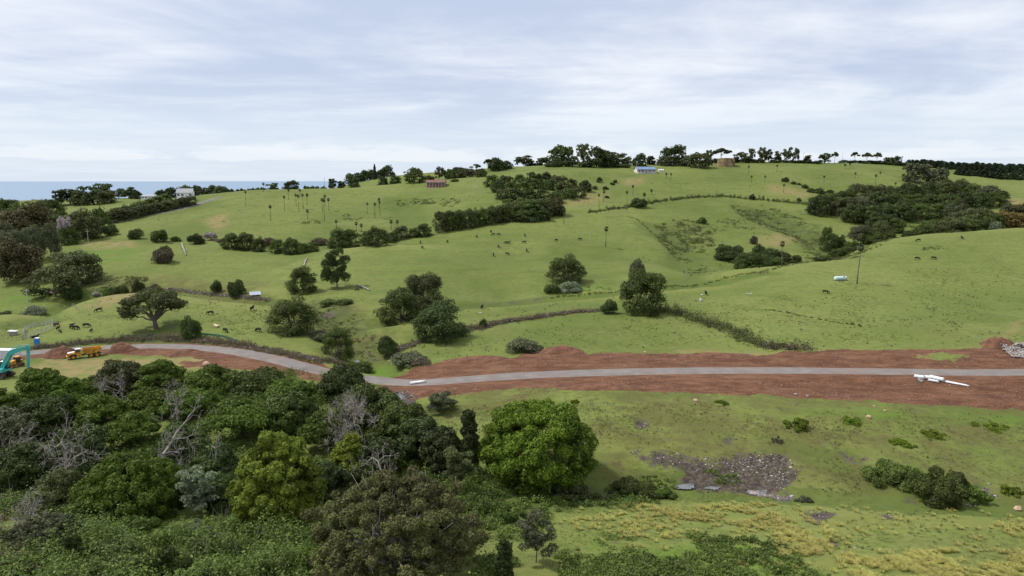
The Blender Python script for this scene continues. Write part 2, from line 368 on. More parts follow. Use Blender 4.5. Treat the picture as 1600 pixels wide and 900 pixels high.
DRY = [[(60,556),(110,560),(200,563),(320,558),(330,576),(220,583),(110,592),(30,585)],[(1060,548),(1230,552),(1450,556),(1520,540),(1600,495),(1600,500),(1530,548),(1250,560),(1060,556)],
       [(320,345),(352,330),(358,350),(335,364)],[(970,282),(1010,276),(1005,288),(975,290)],[(1180,370),(1220,366),(1250,372),(1220,385),(1185,382)],[(125,380),(205,376),(215,388),(130,392)],
       [(150,470),(215,457),(260,455),(250,462),(180,472),(130,486)],[(870,325),(905,306),(960,300),(930,318)],[(1560,315),(1600,310),(1600,325),(1570,325)],
       [(1195,287),(1265,300),(1262,308),(1200,300)]]
SCRUB = [[(1025,352),(1075,346),(1110,362),(1105,378),(1060,400),(1035,380)],[(1150,320),(1240,335),(1290,360),(1330,395),(1300,400),(1240,375),(1180,350)],
         [(960,765),(750,760),(700,800),(860,800),(960,790),(1050,780)],[(400,470),(540,470),(600,555),(560,560),(500,520)],[(130,445),(240,438),(240,455),(130,470)]]
MUD = [[(980,708),(1010,703),(1060,712),(1110,722),(1150,712),(1230,708),(1245,742),(1210,770),(1100,768),(1060,760),(1075,738),(1030,728)],[(985,660),(1010,657),(1012,666),(990,667)],[(1130,683),(1150,684),(1145,690),(1130,689)],
       [(1205,775),(1240,772),(1242,780),(1210,782)],[(1265,797),(1300,797),(1310,804),(1270,815),(1255,812)],[(1370,803),(1400,804),(1405,810),(1375,809)],[(1285,840),(1310,845),(1310,853),(1290,852)],
       [(1525,755),(1545,765),(1550,780),(1530,778)],[(1410,782),(1440,780),(1440,788),(1415,788)],[(750,472),(850,466),(850,469),(750,475)],[(495,490),(520,487),(522,497),(500,498)],[(1305,708),(1360,712),(1350,720),(1315,722)],
       [(1500,788),(1520,787),(1530,792),(1505,793)],[(612,615),(640,612),(650,628),(625,640)],[(1284,690),(1300,692),(1298,696),(1286,695)]]
LUSH = [[(140,383),(215,388),(205,410),(120,410)],[(850,450),(960,448),(960,457),(860,462)],[(930,845),(1150,850),(1260,870),(1300,900),(880,900)],[(560,560),(620,570),(600,590),(560,582)],[(1140,645),(1420,640),(1600,650),(1600,665),(1440,660)],[(0,470),(60,440),(60,470),(0,490)]]
worn = zone([[(640,600),(1640,600),(1640,790),(1240,775),(1060,765),(930,745),(900,640),(700,640)],[(420,470),(560,470),(640,560),(580,575),(480,520)],[(150,430),(420,440),(420,475),(150,470)],[(1290,640),(1380,690),(1360,760),(1260,760)]], 14, 9)  # worn turf zone that also carries painted-in cloud shade
dirt = zone(DIRT, 3.5, 1.8); dry = zone(DRY, 7, 4); scrub = zone(SCRUB, 9, 6); mud = zone(MUD, 2.0, 1.5); lush = zone(LUSH, 6, 3)
green_in = zone([[(1430,557),(1475,552),(1510,556),(1490,563),(1455,564)]], 1.5, 2.5); dirt = dirt * (1 - green_in)
def blur(m, k):
    m = m.copy()
    for _ in range(k):
        m[1:-1] = (m[:-2] + 2 * m[1:-1] + m[2:]) / 4; m[:, 1:-1] = (m[:, :-2] + 2 * m[:, 1:-1] + m[:, 2:]) / 4
    return m
dsoft = blur(dirt, 10); off = np.clip((road_dist - 3.5) / 3, 0, 1)
GZ += dsoft * off * (0.75 * np.abs(fbm(GX / 9, GY / 3.5, 4)) * 2 + 0.12 * fbm(GX / 0.9, GY / 0.9, 3))
GZ -= blur(mud, 8) * 0.5 * (GD < 130)
dirt_c = blur(dirt, 1); dry = blur(dry, 8); scrub = blur(scrub, 7); mud = blur(mud, 5); lush = blur(lush, 16)
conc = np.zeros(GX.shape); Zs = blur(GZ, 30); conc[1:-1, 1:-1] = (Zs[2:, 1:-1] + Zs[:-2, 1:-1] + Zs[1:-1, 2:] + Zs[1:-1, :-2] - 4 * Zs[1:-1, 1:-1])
cellA = np.gradient(GX, axis=0)**2 * 0.5 + np.gradient(GY, axis=1)**2 * 0.5; conc = np.clip(blur(conc / cellA, 6) * 26, -1, 1) * 0.5 + 0.5; conc = np.clip(conc + 0.3 * gully_mask, 0, 1)     # hollows -> 1, brows -> 0
# ---- ground material
gm = bpy.data.materials.new('pasture_grass_and_earth'); gm.use_nodes = True; n = gm.node_tree.nodes; l = gm.node_tree.links
b = n['Principled BSDF']; b.inputs['Roughness'].default_value = 0.9; b.inputs['Specular IOR Level'].default_value = 0.12
at = n.new('ShaderNodeAttribute'); at.attribute_name = 'zone'; sp = n.new('ShaderNodeSeparateColor'); l.new(at.outputs['Color'], sp.inputs[0])
at2 = n.new('ShaderNodeAttribute'); at2.attribute_name = 'zone2'; sp2 = n.new('ShaderNodeSeparateColor'); l.new(at2.outputs['Color'], sp2.inputs[0])
tcg = n.new('ShaderNodeTexCoord')
def gn(scale, detail=5, rough=0.6, sc=(1, 1, 1), dist=0.0):
    m = n.new('ShaderNodeMapping'); m.inputs['Scale'].default_value = sc; l.new(tcg.outputs['Object'], m.inputs[0])
    z = n.new('ShaderNodeTexNoise'); z.inputs['Scale'].default_value = scale; z.inputs['Detail'].default_value = detail; z.inputs['Roughness'].default_value = rough; z.inputs['Distortion'].default_value = dist
    l.new(m.outputs[0], z.inputs['Vector']); return z.outputs['Fac']
def m2(*a, **k): return mixc(*a, nodes=n, links=l, **k)
def r2(v, lo, hi): return rmp(v, lo, hi, n, l)
def M2(op, a, b_=None, **k): return mth(op, a, b_, nodes=n, links=l, **k)
big = gn(0.011, 4); mid = gn(0.07, 5, 0.6, (1, 1.3, 1)); fine = gn(0.6, 6, 0.65); tiny = gn(3.2, 4, 0.7)
c = m2(r2(big, 0.35, 0.65), (0.080, 0.114, 0.022), (0.138, 0.170, 0.042))
c = m2(M2('MULTIPLY', r2(gn(0.018, 4, 0.55), 0.50, 0.66), 0.7), c, (0.164, 0.188, 0.054))
c = m2(M2('MULTIPLY', r2(mid, 0.42, 0.70), 0.7), c, (0.128, 0.140, 0.042))
c = m2(M2('MULTIPLY', r2(gn(0.16, 5), 0.50, 0.72), 0.55), c, (0.072, 0.118, 0.018))
c = m2(M2('MULTIPLY', r2(fine, 0.42, 0.66), 0.6), c, (0.072, 0.098, 0.024))
c = m2(M2('MULTIPLY', r2(tiny, 0.42, 0.66), 0.35), c, (0.150, 0.165, 0.052))
spk = M2('MULTIPLY', r2(gn(0.85, 3, 0.5), 0.64, 0.70), r2(gn(0.05, 3), 0.45, 0.60))
c = m2(M2('MULTIPLY', spk, 0.75), c, (0.05, 0.062, 0.020))
c = m2(M2('MULTIPLY', r2(sp2.outputs[2], 0.55, 0.80), 0.55), c, (0.060, 0.088, 0.018))      # darker green in the hollows
c = m2(M2('MULTIPLY', M2('SUBTRACT', 1.0, r2(sp2.outputs[2], 0.22, 0.46)), 0.45), c, (0.166, 0.176, 0.050))      # lighter yellow-green on the brows
c = m2(M2('MULTIPLY', M2('MULTIPLY', at2.outputs['Alpha'], 0.85), r2(gn(0.13, 6, 0.62), 0.36, 0.60)), c, (0.098, 0.096, 0.032))      # thin worn turf, with cloud shade painted into the olive-brown
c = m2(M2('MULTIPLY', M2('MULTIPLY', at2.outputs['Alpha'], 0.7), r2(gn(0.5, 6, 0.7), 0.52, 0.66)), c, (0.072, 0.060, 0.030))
hx = n.new('ShaderNodeSeparateXYZ'); l.new(tcg.outputs['Object'], hx.inputs[0]); hc = n.new('ShaderNodeCombineXYZ')
l.new(M2('MULTIPLY', hx.outputs[2], 1.4), hc.inputs[2]); l.new(M2('MULTIPLY', hx.outputs[0], 0.035), hc.inputs[0]); l.new(M2('MULTIPLY', hx.outputs[1], 0.035), hc.inputs[1])
tz = n.new('ShaderNodeTexNoise'); tz.inputs['Scale'].default_value = 1.0; tz.inputs['Detail'].default_value = 4; tz.inputs['Roughness'].default_value = 0.65; l.new(hc.outputs[0], tz.inputs['Vector'])
c = m2(M2('MULTIPLY', r2(tz.outputs['Fac'], 0.55, 0.68), 0.35), c, (0.068, 0.086, 0.024))      # cattle tracks along the contours
c = m2(M2('MULTIPLY', sp.outputs[1], r2(gn(0.3, 5), 0.3, 0.6)), c, (0.205, 0.165, 0.075))      # dry
c = m2(M2('MULTIPLY', M2('MULTIPLY', sp2.outputs[0], 0.8), r2(gn(0.12, 5), 0.38, 0.62)), c, (0.085, 0.155, 0.02))                              # lush
sc_ = M2('MULTIPLY', sp.outputs[2], r2(gn(0.22, 6, 0.7), 0.38, 0.58))
c = m2(M2('MULTIPLY', sc_, 0.8), c, (0.055, 0.072, 0.022))                                        # scrubby
e = m2(r2(gn(0.35, 6, 0.65, (0.6, 1.6, 1)), 0.35, 0.68), (0.082, 0.039, 0.023), (0.170, 0.085, 0.050))
e = m2(M2('MULTIPLY', r2(gn(2.4, 5, 0.75), 0.44, 0.64), 0.6), e, (0.105, 0.048, 0.030))
e = m2(M2('MULTIPLY', r2(gn(0.10, 4), 0.5, 0.7), 0.45), e, (0.185, 0.105, 0.066))
rda = n.new('ShaderNodeAttribute'); rda.attribute_name = 'road_gap'; rc = n.new('ShaderNodeCombineXYZ'); l.new(M2('MULTIPLY', rda.outputs['Fac'], 1.0), rc.inputs[0]); l.new(M2('MULTIPLY', hx.outputs[0], 0.05), rc.inputs[1])
rz_ = n.new('ShaderNodeTexNoise'); rz_.inputs['Scale'].default_value = 1.3; rz_.inputs['Detail'].default_value = 5; rz_.inputs['Roughness'].default_value = 0.6; l.new(rc.outputs[0], rz_.inputs['Vector'])
e = m2(M2('MULTIPLY', r2(rz_.outputs['Fac'], 0.50, 0.64), 0.55), e, (0.088, 0.045, 0.030)); e = m2(M2('MULTIPLY', M2('SUBTRACT', 1.0, r2(rz_.outputs['Fac'], 0.36, 0.46)), 0.4), e, (0.175, 0.098, 0.062))      # blade and wheel marks along the road
vo = n.new('ShaderNodeTexVoronoi'); vo.inputs['Scale'].default_value = 1.1; l.new(tcg.outputs['Object'], vo.inputs['Vector'])
e = m2(M2('MULTIPLY', M2('SUBTRACT', 1.0, r2(vo.outputs['Distance'], 0.07, 0.13)), r2(gn(0.4, 2), 0.45, 0.55)), e, (0.36, 0.27, 0.20))
ed = r2(M2('ADD', M2('MULTIPLY', sp.outputs[0], 1.0), M2('MULTIPLY', M2('SUBTRACT', gn(1.4, 5, 0.7), 0.5), 0.9)), 0.42, 0.58)
c = m2(ed, c, e)
mu = m2(r2(gn(1.2, 6, 0.7), 0.4, 0.62), (0.040, 0.032, 0.029), (0.105, 0.084, 0.072))
c = m2(r2(M2('ADD', at2.outputs['Fac'] if False else sp2.outputs[1], M2('MULTIPLY', M2('SUBTRACT', gn(0.6, 6, 0.75), 0.5), 3.2)), 0.38, 0.75), c, mu)
l.new(c, b.inputs['Base Color'])
bp = n.new('ShaderNodeBump'); bp.inputs['Strength'].default_value = 0.7; bp.inputs['Distance'].default_value = 0.35
l.new(M2('ADD', M2('MULTIPLY', fine, 0.8), M2('MULTIPLY', tiny, 0.35)), bp.inputs['Height']); l.new(bp.outputs[0], b.inputs['Normal'])
# ---- ground meshes: pasture and the bare earth along the road share one surface
nA, nL = GX.shape
VV = np.stack([GX, GY, GZ], -1).reshape(-1, 3)
idx = np.arange(nA * nL).reshape(nA, nL)
FQ = np.stack([idx[:-1, :-1], idx[1:, :-1], idx[1:, 1:], idx[:-1, 1:]], -1).reshape(-1, 4)
dm = ((dirt_c[:-1, :-1] + dirt_c[1:, 1:]) / 2 > 0.5).ravel()
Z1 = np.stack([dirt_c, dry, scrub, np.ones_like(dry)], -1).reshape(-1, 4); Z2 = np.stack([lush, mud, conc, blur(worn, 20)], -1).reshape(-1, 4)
nrm = np.cross(np.gradient(np.stack([GX, GY, GZ], -1), axis=0), np.gradient(np.stack([GX, GY, GZ], -1), axis=1)); nrm /= np.linalg.norm(nrm, axis=-1, keepdims=True); nrm = nrm.reshape(-1, 3)
def ground_part(name, F, label):
    u, inv = np.unique(F, return_inverse=True); me = mesh_np(name, VV[u], inv.reshape(F.shape), gm, smooth=True)
    for an, Zc in (('zone', Z1), ('zone2', Z2)):
        a_ = me.attributes.new(an, 'FLOAT_COLOR', 'POINT'); a_.data.foreach_set('color', Zc[u].astype(np.float32).ravel())
    a_ = me.attributes.new('road_gap', 'FLOAT', 'POINT'); a_.data.foreach_set('value', np.minimum(road_dist, 60).ravel()[u].astype(np.float32))
    me.normals_split_custom_set_from_vertices(nrm[u].astype(np.float32))
    return tag(link(name, me), label, None, None, 'structure')
ground_part('pasture', FQ[~dm], 'rolling green grazing hills with low scrub, worn patches and painted cloud shade')
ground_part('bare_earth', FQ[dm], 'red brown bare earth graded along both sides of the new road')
# ---- sea
sm = bpy.data.materials.new('sea_water'); sm.use_nodes = True; n = sm.node_tree.nodes; l = sm.node_tree.links
b = n['Principled BSDF']; b.inputs['Base Color'].default_value = (0.17, 0.25, 0.35, 1); b.inputs['Roughness'].default_value = 0.45; b.inputs['IOR'].default_value = 1.33
tcg = n.new('ShaderNodeTexCoord')
bp = n.new('ShaderNodeBump'); bp.inputs['Strength'].default_value = 0.6; bp.inputs['Distance'].default_value = 3; l.new(gn(0.02, 5, 0.6, (0.4, 1, 1)), bp.inputs['Height']); l.new(bp.outputs[0], b.inputs['Normal'])
ang = np.linspace(0, 2 * math.pi, 97)[:-1]; rr = [0, 900, 3000, 12000, 45000, 90000]
V = [(0, 0, 0)] + [(r_ * math.cos(t), r_ * math.sin(t), 0) for r_ in rr[1:] for t in ang]
m = MB(); m.addf(V, [[0, 1 + i, 1 + (i + 1) % 96] for i in range(96)] + [[1 + k * 96 + i, 1 + k * 96 + 96 + i, 1 + k * 96 + 96 + (i + 1) % 96, 1 + k * 96 + (i + 1) % 96] for k in range(len(rr) - 2) for i in range(96)])
tag(m.build('sea', sm), 'calm blue ocean reaching the horizon on the left', None, None, 'structure')
# ---- road and lane ribbons
def ribbon(name, line, lz_, half, m_, label, lift=0.06, wob=0.25, cols=9):
    T = np.gradient(line, axis=0); T /= np.linalg.norm(T, axis=1)[:, None]; Nn = np.column_stack([-T[:, 1], T[:, 0]])
    k = np.arange(len(line)); V = []
    for c_ in range(cols):
        t = -1 + 2 * c_ / (cols - 1); edge = half * t
        if c_ in (0, cols - 1): edge = edge + wob * 2 * fbm(k / 3.0, k * 0 + c_ * 7.7, 3) * np.sign(t)
        p = line + Nn * np.asarray(edge).reshape(-1, 1) if np.ndim(edge) else line + Nn * edge
        zz = lz_ + lift * (1 if c_ not in (0, cols - 1) else -0.6) + 0.05 * (1 - t * t)
        V.append(np.column_stack([p, zz]))
    V = np.stack(V, 1).reshape(-1, 3); m_n = len(line)
    F = np.array([[i * cols + j, i * cols + j + 1, (i + 1) * cols + j + 1, (i + 1) * cols + j] for i in range(m_n - 1) for j in range(cols - 1)])
    me = mesh_np(name, V, F, m_, smooth=True); at_ = me.attributes.new('across', 'FLOAT', 'POINT'); at_.data.foreach_set('value', np.tile(np.abs(np.linspace(-1, 1, cols)), m_n).astype(np.float32))
    return tag(link(name, me), label, None, None, 'structure')
rm = mat('pale_compacted_gravel', (0.172, 0.156, 0.150), 0.9, var=0.10, vscale=0.35, bump=0.4, bscale=4)
n = rm.node_tree.nodes; l = rm.node_tree.links; tcg = n.new('ShaderNodeTexCoord'); ac = n.new('ShaderNodeAttribute'); ac.attribute_name = 'across'; b_s = n['Principled BSDF'].inputs['Base Color']; old = b_s.links[0].from_socket
wl = M2('MULTIPLY', M2('MULTIPLY', r2(ac.outputs['Fac'], 0.22, 0.42), M2('SUBTRACT', 1.0, r2(ac.outputs['Fac'], 0.50, 0.68))), r2(gn(0.25, 5), 0.3, 0.6))
c = m2(M2('MULTIPLY', wl, 0.55), old, (0.150, 0.128, 0.118)); ed = r2(M2('ADD', ac.outputs['Fac'], M2('MULTIPLY', M2('SUBTRACT', gn(0.5, 6, 0.7), 0.5), 1.1)), 0.80, 1.02)
c = m2(M2('MULTIPLY', ed, 0.8), c, (0.165, 0.105, 0.080)); c = m2(M2('MULTIPLY', r2(gn(0.07, 5), 0.52, 0.68), 0.5), c, (0.185, 0.130, 0.105)); l.new(c, b_s)
ribbon('road', rl, rz, 2.9, rm, 'newly formed grey gravel road crossing the valley')
ribbon('lane', lane, lz, 2.4, mat('lane_asphalt', (0.14, 0.135, 0.135), 0.9, vscale=0.3), 'narrow grey lane running beside the avenue of trees', 0.15)
# ------------------------------------------------------------------ plants
rs = np.random.RandomState(11)
def unit(v): return v / (np.linalg.norm(v, axis=-1, keepdims=True) + 1e-9)
def cards(P, Nn, size, r, asp=0.62, bend=0.25):
    """leaf clumps: kinked diamonds of two triangles each, one per point"""
    k = len(P); Nn = unit(Nn); q = r.randn(k, 3); t = unit(np.cross(Nn, q)); b_ = np.cross(Nn, t)
    s = (np.asarray(size) * (0.5 + 1.3 * r.rand(k)**2))[:, None]
    V = np.stack([P - t * s, P - b_ * s * asp + Nn * s * bend, P + t * s, P + b_ * s * asp + Nn * s * bend], 1).reshape(-1, 3)
    return V, np.arange(4 * k).reshape(k, 4)
def puff_cards(cent, rad, flat, count, size, r, jit=0.55, low=0.35):
    """leaf clumps over the outside of rounded foliage lobes, fewer on their undersides"""
    k = len(cent); tot = int(k * count); i = r.randint(0, k, tot) if np.ndim(rad) == 0 else r.choice(k, tot, p=(np.asarray(rad)**2) / np.sum(np.asarray(rad)**2))
    d = unit(r.randn(tot, 3)); dn = (d[:, 2] < 0) & (r.rand(tot) > low); d[dn, 2] *= -1
    R_ = np.broadcast_to(rad, (k,))[i]; shell = 1 - 0.35 * r.rand(tot)**1.6; spr = r.rand(tot) < 0.06; shell[spr] += 0.35 * r.rand(spr.sum())
    lump = 1 + 0.18 * np.sin(d[:, 0] * 5 + i) * np.cos(d[:, 1] * 5 + 2 * i)
    P = cent[i] + d * (R_ * shell * lump)[:, None] * np.array([1, 1, flat])
    Nn = d * np.array([1, 1, 1 / flat]); Nn = unit(Nn) + jit * r.randn(tot, 3)
    return cards(P, Nn, size, r)
def limb(mb, p0, p1, r0, r1, r, wob=0.08, n=6, seg=5):
    p0 = np.array(p0, float); p1 = np.array(p1, float); L_ = np.linalg.norm(p1 - p0); t = np.linspace(0, 1, seg + 1)
    P = p0 + (p1 - p0) * t[:, None]; P[1:-1] += r.randn(seg - 1, 3) * wob * L_ * 0.5; P[:, 2] += -np.sin(t * math.pi) * 0.06 * L_
    mb.tube(P, r0 + (r1 - r0) * t, n)
def make_crown(name, kind, seed, n, size, m, height=0.8, trunk_h=0.15):
    """crown of unit width standing on z=0 .. height; returns (crown mesh, lobe centres)"""
    r = np.random.RandomState(seed); h = height
    if kind == 'dome':          # broad evergreen dome, lumpy
        k = 74; d = unit(r.randn(k, 3)); d[:, 2] = np.where(d[:, 2] < -0.62, -d[:, 2], d[:, 2]); rad = 0.09 + 0.07 * r.rand(k)
        lump = 1 + 0.16 * np.sin(d[:, 0] * 4 + seed) * np.sin(d[:, 1] * 4 + seed * 2)
        c = d * np.array([0.40, 0.40, (h - trunk_h) * 0.60]) * (0.72 + 0.34 * r.rand(k, 1)) * lump[:, None]; c[:, 2] += trunk_h + (h - trunk_h) * 0.27; flat = 0.85
    elif kind == 'cauli':       # dense ball of cauliflower lobes
        k = 190; i = np.arange(k); z = 1 - 1.35 * (i + .5) / k; ph = i * 2.399963; q = np.sqrt(np.maximum(0, 1 - z * z))
        d = np.column_stack([q * np.cos(ph), q * np.sin(ph), z]) + 0.07 * r.randn(k, 3); rad = 0.035 + 0.065 * r.rand(k)**1.3; lp = 1 + (0.0 if seed == 31 else 1.0) * 0.07 * np.sin(d[:, 0] * 7 + seed) * np.cos(d[:, 1] * 6 + seed) + 0.05 * np.sin(d[:, 2] * 9)
        c = d * np.array([0.44, 0.44, h * 0.60]) * ((0.95 + 0.08 * r.rand(k) if seed == 31 else 0.88 + 0.15 * r.rand(k)) * lp)[:, None]; c[:, 2] += h * 0.34; flat = 0.95
    elif kind == 'layer':       # wattle: flat-topped spreading pads
        k = 44; a = r.rand(k) * 6.283; q = np.sqrt(r.rand(k)) * 0.42; rad = 0.07 + 0.09 * r.rand(k)
        zz = h * (0.88 - 0.42 * (q / 0.42)**2 - 0.22 * r.rand(k)); c = np.column_stack([q * np.cos(a), q * np.sin(a), zz]); flat = 0.55
    elif kind == 'open':        # ragged skyline gum or she-oak, clumps on visible limbs
        k = 34; a = r.rand(k) * 6.283; q = np.sqrt(r.rand(k)) * 0.42; rad = 0.08 + 0.09 * r.rand(k)
        zz = trunk_h + (h - trunk_h) * (0.15 + 0.75 * r.rand(k)) - 0.22 * q; c = np.column_stack([q * np.cos(a), q * np.sin(a), zz]); flat = 0.6
    elif kind == 'umbrella':    # bare stem with a thin flat crown
        k = 14; a = r.rand(k) * 6.283; q = np.sqrt(r.rand(k)) * 0.40; rad = 0.09 + 0.05 * r.rand(k)
        c = np.column_stack([q * np.cos(a), q * np.sin(a), h * (0.90 - 0.25 * (q / 0.4)**2)]); flat = 0.45
    elif kind == 'column':      # upright dark broad column
        k = int(34 * max(1.0, h)); zz = trunk_h + (h - trunk_h) * r.rand(k); a = r.rand(k) * 6.283; q = 0.30 * np.sqrt(np.clip(1.1 - (zz / h)**2.2, 0.05, 1)) * (0.5 + 0.5 * r.rand(k)); rad = 0.12 + 0.06 * r.rand(k)
        c = np.column_stack([q * np.cos(a), q * np.sin(a), zz * 0.93]); flat = 1.0
    elif kind == 'cone':        # pine
        k = 60; t = (np.arange(k) + .5) / k; a = np.arange(k) * 2.4; q = 0.40 * (1 - t)**0.7 * (0.75 + 0.35 * r.rand(k)); rad = 0.06 + 0.09 * (1 - t)
        c = np.column_stack([q * np.cos(a), q * np.sin(a), trunk_h + (h - trunk_h) * t * 0.97]); flat = 0.6
    elif kind == 'bush':        # to the ground
        k = 26; d = unit(r.randn(k, 3)); d[:, 2] = np.abs(d[:, 2]); rad = 0.12 + 0.09 * r.rand(k)
        c = d * np.array([0.36, 0.36, h * 0.62]) * (0.65 + 0.4 * r.rand(k, 1)); c[:, 2] += h * 0.10; flat = 0.85
    elif kind == 'feather':     # big fine-leaved crown with many small sprays
        k = 330; d = unit(r.randn(k, 3)); d[:, 2] = np.abs(d[:, 2]) * 1.1 - 0.25; rad = 0.022 + 0.032 * r.rand(k)
        lump = 1 + 0.13 * np.sin(d[:, 0] * 6 + 1) * np.sin(d[:, 1] * 6 + 2) + 0.12 * r.randn(k)
        c = d * np.array([0.43, 0.43, h * 0.58]) * (lump * (0.72 + 0.28 * r.rand(k)**0.5))[:, None]; c[:, 2] += h * 0.36; flat = 0.9
    V, F = puff_cards(c, rad, flat, n / len(c), size, r, jit=0.32 if kind in ('cauli', 'dome') else 0.55)
    V[:, 2] = np.maximum(V[:, 2], 0.0)
    return mesh_np(name, V, F, m), c, rad
def make_trunk(name, c, seed, r0, trunk_h, height, m, limbs=14, lean=0.02, n=6):
    r = np.random.RandomState(seed + 99); mb = MB(); th = max(trunk_h, 0.08)
    fork = np.array([lean, lean * 0.5, th]); mb.tube([(0, 0, -0.06), (0, 0, 0.0), (lean * .4, 0, th * 0.5), fork], [r0 * 1.5, r0 * 1.25, r0, r0 * 0.85], n + 2)
    sel = r.permutation(len(c))[:limbs]
    for i in sel:
        e = np.array(c[i]); mid_ = fork + (e - fork) * 0.45 + np.array([0, 0, 0.03]); 
        limb(mb, fork, mid_, r0 * 0.55, r0 * 0.3, r, 0.10, n, 3); limb(mb, mid_, e, r0 * 0.3, r0 * 0.08, r, 0.14, n - 1, 3)
        if n > 5:
            for _ in range(2): limb(mb, mid_ + (e - mid_) * 0.3, e + r.randn(3) * 0.05, r0 * 0.15, r0 * 0.04, r, 0.15, 4, 3)
    V, F = mb.arrays(); return mesh_np(name, V, F, m, smooth=True)
L = {}
L['dark'] = leafmat('dark_evergreen_leaves', (0.020, 0.038, 0.010), (0.062, 0.095, 0.024), (0.095, 0.125, 0.036))
L['mid'] = leafmat('mid_green_leaves', (0.026, 0.050, 0.010), (0.080, 0.118, 0.023), (0.12, 0.155, 0.038))
L['olive'] = leafmat('olive_leaves', (0.032, 0.046, 0.014), (0.090, 0.108, 0.034), (0.13, 0.14, 0.055))
L['brown'] = leafmat('bronze_green_leaves', (0.034, 0.038, 0.013), (0.094, 0.086, 0.032), (0.13, 0.105, 0.042))
L['grey'] = leafmat('grey_green_leaves', (0.048, 0.062, 0.028), (0.120, 0.142, 0.070), (0.165, 0.18, 0.105))
L['bright'] = leafmat('bright_new_leaves', (0.034, 0.074, 0.006), (0.135, 0.205, 0.014), (0.21, 0.27, 0.03), trans=0.3, rnd=0.03)
L['deep'] = leafmat('deep_green_leaves', (0.022, 0.058, 0.006), (0.078, 0.142, 0.013), (0.12, 0.19, 0.025), trans=0.28, rnd=0.03)
L['lime'] = leafmat('yellow_green_leaves', (0.050, 0.084, 0.009), (0.170, 0.218, 0.022), (0.26, 0.30, 0.045), trans=0.3, rnd=0.03)
L['wattle'] = leafmat('wattle_leaves', (0.030, 0.060, 0.009), (0.095, 0.150, 0.020), (0.145, 0.20, 0.035), scale=0.6)
L['fawn'] = leafmat('fine_bronze_green_leaves', (0.046, 0.058, 0.016), (0.130, 0.148, 0.048), (0.18, 0.15, 0.08), rnd=0.02, scale=0.5)
L['orange'] = leafmat('autumn_leaves', (0.070, 0.060, 0.016), (0.19, 0.15, 0.042), (0.25, 0.18, 0.06), rnd=0.1)
L['silver'] = leafmat('silver_leaves', (0.075, 0.105, 0.058), (0.20, 0.25, 0.145), (0.33, 0.37, 0.26))
L['pine'] = leafmat('pine_needles', (0.016, 0.032, 0.016), (0.042, 0.066, 0.030), None, trans=0.1)
L['blossom'] = leafmat('pale_blossom', (0.20, 0.17, 0.16), (0.42, 0.37, 0.36), (0.55, 0.5, 0.5), trans=0.1)
L['frond'] = leafmat('palm_fronds', (0.036, 0.042, 0.018), (0.100, 0.105, 0.048), (0.13, 0.115, 0.06), rnd=0.15)
L['bracken'] = leafmat('bracken', (0.055, 0.078, 0.020), (0.115, 0.142, 0.040), (0.15, 0.165, 0.06))
L['herb'] = leafmat('low_green_growth', (0.036, 0.068, 0.012), (0.110, 0.165, 0.030), (0.16, 0.22, 0.06), scale=0.7)
L['grass'] = leafmat('grass_tufts', (0.082, 0.120, 0.026), (0.145, 0.180, 0.048), (0.175, 0.195, 0.07), scale=0.15)
L['straw'] = leafmat('straw_grass', (0.20, 0.23, 0.055), (0.38, 0.37, 0.10), (0.52, 0.47, 0.17), scale=0.5)
L['dead'] = leafmat('dry_dead_growth', (0.075, 0.070, 0.036), (0.155, 0.138, 0.080), (0.21, 0.18, 0.12))
bark = mat('grey_brown_bark', (0.16, 0.13, 0.105), 0.9, var=0.3, vscale=3)
pbark = mat('pale_bark', (0.33, 0.30, 0.26), 0.9, var=0.25, vscale=3)
dbark = mat('weathered_dead_wood', (0.29, 0.262, 0.24), 0.9, var=0.3, vscale=2)
# species: kind, leaf, height/width of the unit crown, trunk height, trunk radius, limbs
SPEC = {
 'dome': ('dome', 'mid', 0.82, 0.03, 0.030, 12), 'fig': ('dome', 'dark', 0.70, 0.02, 0.035, 12), 'olive': ('dome', 'olive', 0.75, 0.05, 0.022, 12),
 'bronze': ('dome', 'brown', 0.68, 0.06, 0.035, 10), 'greytree': ('dome', 'grey', 0.8, 0.12, 0.02, 12), 'gum': ('open', 'olive', 0.95, 0.16, 0.022, 14),
 'skyfig': ('open', 'dark', 0.78, 0.10, 0.022, 14), 'umbrella': ('umbrella', 'dark', 0.85, 0.42, 0.018, 10), 'bushtree': ('bush', 'dark', 0.75, 0.02, 0.02, 6),
 'bushmid': ('bush', 'mid', 0.7, 0.02, 0.02, 6), 'bushgrey': ('bush', 'grey', 0.65, 0.02, 0.015, 6), 'column': ('column', 'dark', 1.5, 0.05, 0.03, 8), 'pine': ('cone', 'pine', 1.9, 0.08, 0.03, 0),
 'orange': ('dome', 'orange', 0.75, 0.05, 0.02, 8), 'blossom': ('open', 'blossom', 0.9, 0.15, 0.02, 10), 'wattle': ('layer', 'wattle', 0.72, 0.22, 0.020, 14),
 'spread': ('layer', 'olive', 0.80, 0.16, 0.036, 20), 'bushdead': ('bush', 'dead', 0.55, 0.02, 0.012, 8), 'silver': ('bush', 'silver', 0.55, 0.02, 0.012, 6),
}
LOD = {'far': (2000, 0.042, 5), 'mid': (9000, 0.020, 6), 'near': (22000, 0.0130, 7)}
_lib = {}
